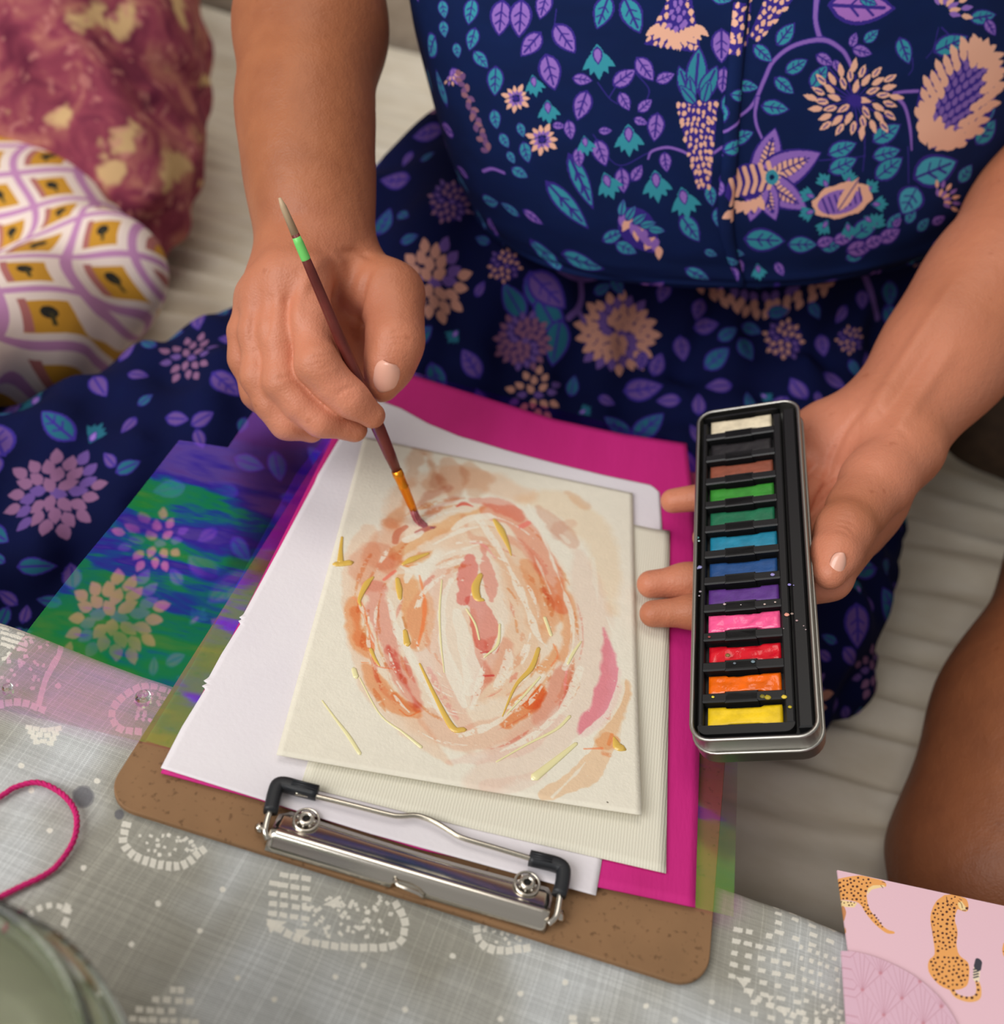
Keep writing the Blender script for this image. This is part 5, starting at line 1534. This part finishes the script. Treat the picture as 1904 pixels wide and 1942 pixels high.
bigflower(1185, 1110, 66, DP, DU, 26); bigflower(1640, 830, 56, DP, DU, 24); bigflower(270, 870, 56, DP, DU, 24); bigflower(1400, 1110, 46, DP, DU, 20); bigflower(90, 660, 70, (128, 90, 120), DU, 30); bigflower(220, 660, 66, (128, 90, 120), DU, 30)
# fill the rest of the skirt with scattered motifs of the print, in the shaded colours
raw = Canvas.__new__(Canvas); raw.__dict__.update(cs.__dict__); raw.place = lambda p: np.asarray(p, float)
R2 = Crop(raw, 1.0)
g = random.Random(4)
for k in range(4200):
    x, y = g.uniform(0, cs.w), g.uniform(0, cs.h)
    L = g.choice((26, 32, 38, 46, 56, 84, 118)) if k < 1500 else g.choice((22, 26, 32, 38))
    x0_, x1_, y0_, y1_ = [int(v) for v in (max(x - L * .55, 0), min(x + L * .55, cs.w - 1), max(y - L * .55, 0), min(y + L * .55, cs.h - 1))]
    if cs.mask[y0_:y1_ + 1, x0_:x1_ + 1].mean() > .04: continue
    q = g.random()
    if L >= 80:
        n = 34 if L > 100 else 20
        for j in range(n):
            a = j * 137.5; r = L * .46 * math.sqrt((j + .5) / n)
            R2.poly(leaf_pts(x + r * math.cos(math.radians(a)), y + r * math.sin(math.radians(a)), L * .19, a, .66, 7)[0], (DP if q < .6 else (132, 92, 128)) if j % 4 else DU)
    elif q < .42: leaf(R2, x, y, L, g.uniform(0, 360), DU, .55, L > 40)
    elif q < .85: leaf(R2, x, y, L, g.uniform(0, 360), DT, .5, L > 40)
    else: bud(R2, x, y, L, g.uniform(0, 360), DT)
raw2 = Canvas.__new__(Canvas); raw2.__dict__.update(cb.__dict__); raw2.place = lambda p: np.asarray(p, float)
R3 = Crop(raw2, 1.0)
for k in range(2600):
    x, y = g.uniform(0, cb.w), g.uniform(0, cb.h)
    L = g.choice((50, 62, 74, 90))
    x0_, x1_, y0_, y1_ = [int(v) for v in (max(x - L * .6, 0), min(x + L * .6, cb.w - 1), max(y - L * .6, 0), min(y + L * .6, cb.h - 1))]
    if cb.mask[y0_:y1_ + 1, x0_:x1_ + 1].mean() > .02: continue
    leaf(R3, x, y, L * .8, g.uniform(0, 360), TEAL if g.random() < .55 else PURPLE, .5)
dress_m = print_mat('dress_print', cb.a, .85, 'EXTEND', .25, 2500, .12)
skirt_m = print_mat('shaded_skirt_print', cs.a, .9, 'EXTEND', .25, 2500, .1)
bod = fix_normals(mesh_obj('dress_bodice', Vd, Fd, dress_m, woman, uv=UVd))
sk = mesh_obj('dress_skirt', Vs, Qs, skirt_m, woman, uv=UVs)
# the button placket: a folded strip standing slightly proud
def on_surf(px, py, tree):
    p, n = hit(px, py, tree)
    if n @ (CAM - p) < 0: n = -n
    return p, n
st = spline([(1410, -60), (1404, 20), (1396, 110), (1388, 210), (1383, 310), (1376, 390), (1378, 440), (1390, 490), (1406, 536)], 60)
Vp, UVp = [], []
for i, (x, y) in enumerate(st):
    wpx = 15 if i < 44 else 15 - (i - 44) * .5
    for j, s in enumerate((-1, -.96, -.5, 0, .5, .96, 1)):
        p, n = on_surf(x + s * wpx, y, treeB)
        q = placeB([(x + s * wpx, y)])[0]
        Vp.append(p + n * (.0022 * (1 - abs(s) ** 6) + .0006 - (.0012 if abs(s) == 1 else 0)))
        UVp.append((q[0] / bw + .003, q[1] / bh + .01))
Fp = [[i * 7 + j, i * 7 + j + 1, (i + 1) * 7 + j + 1, (i + 1) * 7 + j] for i in range(len(st) - 1) for j in range(6)]
pk = fix_normals(mesh_obj('placket', Vp, Fp, dress_m, bod, uv=np.array(UVp)))
del cb, cs, raw, raw2

# ------------------------------------------------------------------ the neighbour at the left: patterned top and trousers
left_p = empty('person', P(60, 400, .9) * np.array([1, 1, 0]) + np.array([0, 0, SEAT]))
tag(left_p, 'person in burgundy and cream top and orange lattice trousers, seated beside the painter', 'person')
def rumple(a, f, ph):
    def w(p):
        x, y, z = p[:, 0] * f, p[:, 1] * f, p[:, 2] * f
        return (a * (np.sin(x * 1.1 + 2 * np.sin(y * .7 + ph) + z * .6) + .7 * np.sin(y * 1.3 + 2.2 * np.sin(z * .9) + ph) + .5 * np.sin(z * 1.7 + x * .6))).astype(np.float32)
    return w
tn = [Limb(P(150, 60, .98), P(190, 340, .90), pr(235, .94), pr(150, .88), .06), Limb(P(190, 340, .90), P(215, 470, .89), pr(160, .88), pr(78, .88), .06), Limb(P(-100, -100, 1.02), P(40, 150, .95), .16, .13, .08),
      Limb(P(-60, 120, .93), P(60, 250, .90), .085, .06, .05)]
Vt, Qt = soft_mesh([tn], .006, wobble=rumple(.0045, 60, .4), tile=32)
def attr_mat_tunic():
    m, nt, b = mat('burgundy_print', (120, 52, 72), .9, 0, .15)
    tc = N(nt, 'ShaderNodeTexCoord')
    n0 = N(nt, 'ShaderNodeTexNoise', i_Scale=26.0, i_Detail=4.0, i_Distortion=1.2); nt.links.new(tc.outputs['Object'], n0.inputs['Vector'])
    base = ramp(nt, n0.outputs[0], [(.28, c4((104, 38, 62))), (.48, c4((146, 66, 84))), (.62, c4((176, 108, 100))), (.75, c4((196, 134, 110)))])
    mp = N(nt, 'ShaderNodeMapping'); mp.inputs['Rotation'].default_value = (.4, .5, .6); mp.inputs['Scale'].default_value = (1.15, .5, 1.0); nt.links.new(tc.outputs['Object'], mp.inputs[0])
    dn = N(nt, 'ShaderNodeTexNoise', i_Scale=40.0); nt.links.new(tc.outputs['Object'], dn.inputs['Vector'])
    mxv = N(nt, 'ShaderNodeMix', data_type='RGBA', blend_type='LINEAR_LIGHT'); mxv.inputs[0].default_value = .022
    nt.links.new(mp.outputs[0], mxv.inputs[6]); nt.links.new(dn.outputs[1], mxv.inputs[7])
    vo = N(nt, 'ShaderNodeTexVoronoi', i_Scale=25.0, i_Randomness=1.0); nt.links.new(mxv.outputs[2], vo.inputs['Vector'])
    r = ramp(nt, vo.outputs['Distance'], [(.20, (1, 1, 1, 1)), (.34, (0, 0, 0, 1))])
    mx = N(nt, 'ShaderNodeMix', data_type='RGBA'); nt.links.new(r.outputs[0], mx.inputs[0]); nt.links.new(base.outputs[0], mx.inputs[6]); mx.inputs[7].default_value = c4((212, 176, 128))
    v2 = N(nt, 'ShaderNodeTexVoronoi', i_Scale=70.0); nt.links.new(mxv.outputs[2], v2.inputs['Vector'])
    r2 = ramp(nt, v2.outputs['Distance'], [(.22, (1, 1, 1, 1)), (.34, (0, 0, 0, 1))])
    gt = N(nt, 'ShaderNodeMath', operation='MULTIPLY'); gt.inputs[1].default_value = .5; nt.links.new(r2.outputs[0], gt.inputs[0])
    m3 = N(nt, 'ShaderNodeMix', data_type='RGBA'); nt.links.new(gt.outputs[0], m3.inputs[0]); nt.links.new(mx.outputs[2], m3.inputs[6]); m3.inputs[7].default_value = c4((206, 140, 130))
    nt.links.new(m3.outputs[2], b.inputs['Base Color'])
    return m
Vt[:, 2] = np.maximum(Vt[:, 2], SEAT + .03)
mesh_obj('tunic', Vt, Qt, attr_mat_tunic(), left_p)
tr = [Limb(P(-260, 260, 1.0), P(40, 480, .90), .125, .105, .05), Limb(P(40, 480, .88), P(170, 535, .80), .10, pr(112, .80), .05), Limb(P(175, 540, .79), P(40, 640, .73), pr(108, .79), pr(125, .73), .05), Limb(P(40, 650, .73), P(-160, 700, .60), pr(128, .73), .030, .04)]
Vr, Qr = soft_mesh([tr], .006, wobble=rumple(.003, 40, 1.3), tile=32)
Vr[:, 2] = np.maximum(Vr[:, 2], SEAT + .03)
q = 96
yy, xx = np.mgrid[0:q, 0:q] / q
arr = np.ones((q, q, 3)) * np.array([196, 140, 186]) / 255
u_, v_ = xx - .5, yy - .5
cheb = np.maximum(np.abs(u_), np.abs(v_))
arr[cheb < .43] = np.array([238, 220, 212]) / 255
arr[np.maximum(np.abs(u_ + .02), np.abs(v_ + .03)) < .29] = np.array([206, 150, 52]) / 255
arr[(u_ < -.20) & (cheb < .31)] = np.array([180, 112, 110]) / 255
arr[(u_ ** 2 * 1.3 + (v_ - .03) ** 2) < .013] = np.array([46, 44, 40]) / 255
arr[(np.abs(u_ - .02) < .022) & (v_ < .03) & (v_ > -.2)] = np.array([70, 64, 40]) / 255
e1 = P(330, 520, .87) - P(60, 610, .87); e1 /= np.linalg.norm(e1)
e2 = P(130, 380, .89) - P(140, 640, .87); e2 -= e1 * (e1 @ e2) ; e2 /= np.linalg.norm(e2)
warp = np.stack([.006 * np.sin(Vr @ e2 * 55), .006 * np.sin(Vr @ e1 * 48 + 1)], 1)
UVr = (np.stack([Vr @ e1, Vr @ e2], 1) + warp) / .037
lat_m = print_mat('lattice_print', arr, .85, 'REPEAT', .2, 1500, .2)
mesh_obj('trousers', Vr, Qr, lat_m, left_p, uv=UVr)

# ------------------------------------------------------------------ the neighbour at the right: a bare leg
right_p = empty('person', P(2150, 1000, .62) * np.array([1, 1, 0]) + np.array([0, 0, SEAT]))
tag(right_p, 'person at the right edge, only a bare tanned leg in view', 'person')
lg = [Limb(P(2420, 700, .74), P(2190, 1080, .63), .078, .074, .03), Limb(P(2190, 1080, .63), P(2030, 1400, .58), .074, .068, .03), Limb(P(2030, 1400, .58), P(1930, 1660, .56), .068, .063, .03), Limb(P(1930, 1660, .56), P(1985, 1900, .62), .060, .048, .03), Limb(P(1985, 1900, .62), P(2060, 2300, .76), .048, .036, .03)]
Vl, Ql = soft_mesh([lg], .004, tile=32)
leg_skin = skin('tanned_skin', (142, 86, 54), (126, 75, 48), (160, 98, 66))
on_seat(Vl)
lb_ = mesh_obj('body', Vl, Ql, leg_skin, right_p)
flush(lb_, [], .15)
cush = soft_mesh([[Limb(P(1900, 800, .86), P(2080, 760, .90), .045, .05, .02), Limb(P(1980, 730, .90), P(2000, 820, .87), .045, .045, .03)]], .004, wobble=rumple(.002, 70, .2), tile=32)
cush[0][:, 2] = np.maximum(cush[0][:, 2], SEAT + .028)
o = mesh_obj('cushion', cush[0], cush[1], mottled('brown_cord', (84, 64, 48), (66, 50, 38), 60, .9, .4, 600))
tag(o, 'dark brown cushion on the sofa behind the left wrist', 'cushion')

# ------------------------------------------------------------------ glass jar of rinse water
def lathe(prof, c, n=72):
    V, Fc = [], []
    for r, z in prof:
        for k in range(n):
            a = 2 * math.pi * k / n
            V.append((c[0] + r * math.cos(a), c[1] + r * math.sin(a), z))
    m = len(prof)
    for l in range(m - 1):
        for k in range(n): Fc.append([l * n + k, l * n + (k + 1) % n, (l + 1) * n + (k + 1) % n, (l + 1) * n + k])
    return V, Fc, n, m
JC = np.array([-.0040, -.1622]); JR = .0622; JZ = .0965; JB = TZ + .0012
glass, gnt, gb = mat('jar_glass', (222, 234, 218), .03, 0, .5)
gb.inputs['Transmission Weight'].default_value = 1.0; gb.inputs['IOR'].default_value = 1.48
prof = [(0.0001, JB), (.050, JB), (.063, JB + .003), (.0685, JB + .012), (.0690, JB + .064), (.0680, JZ - .022), (.0620, JZ - .015), (.0598, JZ - .010), (.0612, JZ - .008), (.0612, JZ - .005), (.0600, JZ - .0035), (.0606, JZ - .001), (JR - .0018, JZ), (.0583, JZ - .0006), (.0574, JZ - .003),
        (.0572, JZ - .012), (.0600, JZ - .017), (.0656, JZ - .024), (.0664, JB + .062), (.0658, JB + .014), (.059, JB + .0065), (.0001, JB + .005)]
V, Fc, n, m = lathe(prof, JC)
jar = empty('jar', (JC[0], JC[1], JB))
tag(jar, 'glass jar of murky greenish water on the grey tablecloth', 'jar')
fix_normals(mesh_obj('glass_body', V, Fc, glass, jar))
water, wnt, wb = mat('rinse_water', (182, 184, 158), .06, 0, .5)
wb.inputs['Transmission Weight'].default_value = .55; wb.inputs['IOR'].default_value = 1.33
wl2 = JZ - .020
V, Fc, n, m = lathe([(.0001, JB + .0054), (.0586, JB + .0069), (.0655, JB + .0145), (.0661, JB + .060), (.0650, wl2 - .006), (.0612, wl2 - .0005), (.0606, wl2), (.0001, wl2 - .0002)], JC)
fix_normals(mesh_obj('water', V, Fc, water, jar))
V, Fc = [], []
a0 = math.radians(-10)
for k in range(31):
    a = math.radians(12 + k * 2.6)
    for z in (JB + .020, JB + .066):
        V.append((JC[0] + .0693 * math.cos(a), JC[1] + .0693 * math.sin(a), z))
    if k: Fc.append([2 * k - 2, 2 * k, 2 * k + 1, 2 * k - 1])
lbm = mottled('label_paper', (216, 220, 228), (204, 210, 222), 60, .7)
lo_ = mesh_obj('label', V, Fc, lbm, jar)
so = lo_.modifiers.new('thick', 'SOLIDIFY'); so.thickness = .0003; so.offset = 1
tag(lo_, 'pale bluish white paper label')

# ------------------------------------------------------------------ loop of magenta yarn
ys = [(-150, 1640), (-90, 1560), (0, 1511), (29, 1493), (71, 1484), (110, 1500), (136, 1526), (146, 1556), (139, 1596), (113, 1636), (87, 1658), (34, 1684), (0, 1701), (-60, 1730), (-140, 1740), (-180, 1700)]
yc = spline([PZ(x, y, TZ + .0021) for x, y in ys], 220)
mb = MB()
for ph in (0, 2.1, 4.2):
    tw = []
    for i, p in enumerate(yc):
        a = i * .55 + ph
        t = yc[min(i + 1, len(yc) - 1)] - yc[max(i - 1, 0)]; t /= np.linalg.norm(t)
        nr = np.array([-t[1], t[0], 0])
        tw.append(p + nr * .0005 * math.cos(a) + np.array([0, 0, 1]) * .0005 * math.sin(a))
    mb.tube(tw, .00066, 7)
ym = mottled('magenta_yarn', (205, 30, 112), (186, 22, 98), 900, .85, .4, 2500)
yo = mb.build('yarn', ym)
tag(yo, 'loop of magenta yarn on the grey tablecloth beside the jar', 'yarn')

# ------------------------------------------------------------------ patterned cards at the right corner
ZC = .0012
cc = PZv([(1588, 1650), (1904, 1718), (1597, 1800), (1605, 1942)], ZC)
cex = (cc[1] - cc[0]) / np.linalg.norm(cc[1] - cc[0]); cey = np.array([cex[1], -cex[0], 0])
CW, CH_, CSC = .118, .098, 8200.0
def card_place(pts):
    w = PZv(pts, ZC) - cc[0]
    return np.stack([(w @ cex) * CSC, (CH_ - w @ cey) * CSC], 1)
cv = Canvas(int(CW * CSC), int(CH_ * CSC), (238, 198, 210), card_place)
K = Crop(cv, 3.152, 1300, 1400)
TAN, CRM, SPOT, GREY, DTAN = (243, 172, 98), (250, 220, 160), (84, 44, 36), (66, 66, 76), (208, 142, 92)
def sp(lst, s=1.0):
    for x, y, r in lst: K.poly([(x + r * s * math.cos(t) * 1.1, y + r * s * math.sin(t)) for t in np.linspace(0, 6, 8)], SPOT)
def spots(poly, n, r, seed):
    g_ = np.random.default_rng(seed); q_ = np.array(poly, float); a, b = q_.min(0), q_.max(0); got = []
    for _ in range(4000):
        p = a + (b - a) * g_.random(2); ins = False
        for (xa, ya), (xb, yb) in zip(q_, np.roll(q_, -1, 0)):
            if (ya > p[1]) != (yb > p[1]) and p[0] < (xb - xa) * (p[1] - ya) / (yb - ya) + xa: ins = not ins
        if ins and all(np.hypot(*(p - o_)) > r * 3.4 for o_ in got):
            got.append(p)
            if len(got) >= n: break
    sp([(x, y, r * g_.uniform(.75, 1.25)) for x, y in got])
def smooth_poly(p, c): 
    q_ = spline(list(p) + [p[0]], len(p) * 6); K.poly(q_, c); return q_
# walking cheetah
smooth_poly([(900, 980), (935, 990), (960, 1040), (948, 1100), (960, 1150), (955, 1165), (930, 1155), (920, 1060), (880, 1000)], DTAN)
b1 = smooth_poly([(860, 850), (910, 842), (980, 828), (1050, 822), (1120, 838), (1175, 852), (1200, 872), (1192, 890), (1160, 880), (1110, 892), (1085, 920), (1085, 960), (1100, 1020), (1150, 1090), (1200, 1140), (1248, 1158), (1240, 1170), (1195, 1162), (1130, 1110), (1080, 1050), (1040, 990), (980, 970), (900, 966), (860, 960)], TAN)
K.poly([(905, 965), (960, 972), (1028, 985), (1010, 1012), (960, 1010), (910, 995)], CRM)
K.poly([(1090, 900), (1120, 880), (1185, 878), (1195, 888), (1160, 895), (1115, 905), (1096, 925), (1086, 940)], CRM)
spots([(905, 850), (1050, 830), (1120, 850), (1090, 890), (1080, 950), (1030, 975), (905, 955)], 56, 6.2, 3); spots([(1040, 985), (1080, 960), (1100, 1020), (1180, 1120), (1170, 1140), (1100, 1070)], 20, 5, 4)
spots([(925, 970), (1010, 985), (1000, 1005), (930, 992)], 7, 5, 6)
K.stroke([(1168, 880), (1180, 896)], 4, SPOT); K.stroke([(1176, 860), (1192, 864)], 4, SPOT)
# sitting cheetah seen from behind
K.stroke([(1590, 1500), (1620, 1540), (1690, 1562), (1745, 1545), (1752, 1490), (1738, 1440), (1738, 1400)], [30, 30, 30, 32, 30, 26, 24], (243, 180, 110))
K.stroke([(1737, 1440), (1742, 1380)], 34, (246, 226, 196))
for i in range(4): K.stroke([(1722, 1432 - i * 16), (1750, 1424 - i * 16)], 6, GREY)
K.stroke([(1745, 1370), (1752, 1336)], [36, 34], GREY)
b2 = smooth_poly([(1545, 940), (1500, 975), (1472, 1030), (1464, 1090), (1480, 1200), (1488, 1290), (1455, 1330), (1452, 1390), (1490, 1450), (1550, 1495), (1620, 1505), (1680, 1480), (1695, 1420), (1690, 1345), (1640, 1300), (1620, 1240), (1626, 1160), (1610, 1080), (1622, 1030), (1640, 1005), (1600, 950)], TAN)
smooth_poly([(1545, 938), (1600, 936), (1650, 950), (1680, 965), (1692, 1010), (1680, 1036), (1650, 1032), (1610, 1010), (1570, 980)], TAN)
K.poly([(1628, 985), (1650, 975), (1675, 1010), (1680, 1034), (1650, 1030), (1632, 1010)], CRM)
K.stroke([(1630, 972), (1648, 990), (1655, 1015)], 4, SPOT); K.poly([(1672, 1012), (1690, 1010), (1688, 1026), (1674, 1024)], SPOT); K.stroke([(1655, 1030), (1676, 1030)], 3.5, SPOT); K.stroke([(1638, 962), (1650, 968)], 5, SPOT)
K.stroke([(1560, 950), (1566, 985), (1590, 1010)], 4, SPOT)
K.stroke([(1470, 1110), (1478, 1180)], 2.5, (170, 110, 70)); K.stroke([(1622, 1160), (1612, 1220)], 2.5, (170, 110, 70))
spots([(1500, 990), (1560, 970), (1620, 1020), (1605, 1090), (1620, 1160), (1615, 1250), (1500, 1280), (1485, 1180), (1470, 1080)], 64, 6.6, 8)
spots([(1465, 1340), (1500, 1300), (1630, 1310), (1685, 1360), (1685, 1430), (1660, 1480), (1560, 1490), (1490, 1440)], 52, 6.8, 9)
sp([(1600, 1508, 8), (1618, 1532, 8), (1650, 1545, 7), (1680, 1552, 8), (1712, 1552, 9), (1738, 1534, 8), (1750, 1505, 8), (1746, 1475, 7), (1740, 1455, 6), (1590, 960, 5), (1610, 950, 5), (1600, 985, 5), (1620, 995, 4)])
smooth_poly([(1900, 1225), (1930, 1215), (1950, 1260), (1930, 1330), (1905, 1310), (1893, 1270)], TAN); K.stroke([(1898, 1275), (1915, 1278)], 4, SPOT)
card_m = print_mat('cheetah_print', cv.a, .55, 'EXTEND', .1, 1500, .4)
def flat_card(name, outline, z, th, m, label, cat, uvf):
    n = len(outline)
    V = [(x, y, z) for x, y in outline] + [(x, y, z - th) for x, y in outline]
    Fc = [list(range(n)), [2 * n - 1 - k for k in range(n)]] + [[k, n + k, n + (k + 1) % n, (k + 1) % n] for k in range(n)]
    o = mesh_obj(name, V, Fc, m, smooth=False, uv=uvf(np.array(V)))
    fix_normals(o)
    return tag(o, label, cat)
o0 = cc[0]
def cpt(a, b): p = o0 + cex * a + cey * b; return (p[0], p[1])
card_uv = lambda V: np.stack([((V - o0) @ cex) / CW, 1 - ((V - o0) @ cey) / CH_], 1)
flat_card('patterned_card', [cpt(0, 0), cpt(CW, 0), cpt(CW, CH_), cpt(0.001, CH_)], ZC, .0009, card_m, 'pink card printed with spotted cheetahs at the table corner', 'card', card_uv)
# fan-patterned card with a rounded corner, lying on it
ZF = ZC + .0012
fo = [PZ(x, y, ZF) for x, y in ((1596, 1803), (1622, 1805), (1660, 1815), (1700, 1832), (1740, 1855), (1775, 1885), (1800, 1915), (1818, 1948), (1835, 1990), (1845, 2040), (1612, 2040))]
fo = [tuple(p[:2]) for p in list(spline(fo[:10], 40)) + [fo[10]]]
cf = Canvas(int(CW * CSC), int(CH_ * CSC), (226, 186, 204), card_place)
K = Crop(cf, 3.152, 1300, 1400)
fa, fb = np.array([127., 150.]), np.array([-108., 100.])
for i in range(-6, 7):
    for j in range(-6, 8):
        c_ = np.array([1158., 1420.]) + fa * i + fb * j
        
        edge = [c_ - fa * .97, c_ - fa - fb * .33, c_ - fa - fb * .66, c_ - fa - fb, c_ - fb - fa * .75, c_ - fb - fa * .5, c_ - fb - fa * .25, c_ - fb * .97]
        for e in edge: K.stroke([c_, c_ + (e - c_) * .97], 2.6, (200, 146, 164), smooth=False)
        K.poly([(c_[0] + 14 * math.cos(t), c_[1] - 6 + 12 * math.sin(t)) for t in range(6)], (206, 130, 140), .5)
fan_m = print_mat('fan_print', cf.a, .6, 'EXTEND', .1, 1500, .4)
flat_card('patterned_card', fo, ZF, .0009, fan_m, 'mauve card with thin fan lines and rounded corner, on the cheetah card', 'card', card_uv)
# clear drops on the film
for px, py, s in ((14, 1304, .0021), (271, 1322, .0032)):
    c_ = PZ(px, py, .0012)
    V, Fc, n, m = lathe([(.0001, c_[2]), (s, c_[2] + .0001), (s * .95, c_[2] + s * .3), (s * .6, c_[2] + s * .6), (.0001, c_[2] + s * .7)], c_, 20)
    dm, _, db = mat('clear_gel', (246, 246, 246), .03); db.inputs['Transmission Weight'].default_value = 1.0; db.inputs['IOR'].default_value = 1.4
    o = fix_normals(mesh_obj('gel_drop', V, Fc, dm))
    tag(o, 'small clear gel drop at the film edge by the table cloth' if s < .003 else 'flat clear gel drop on the film, near the white sheet', 'drop')
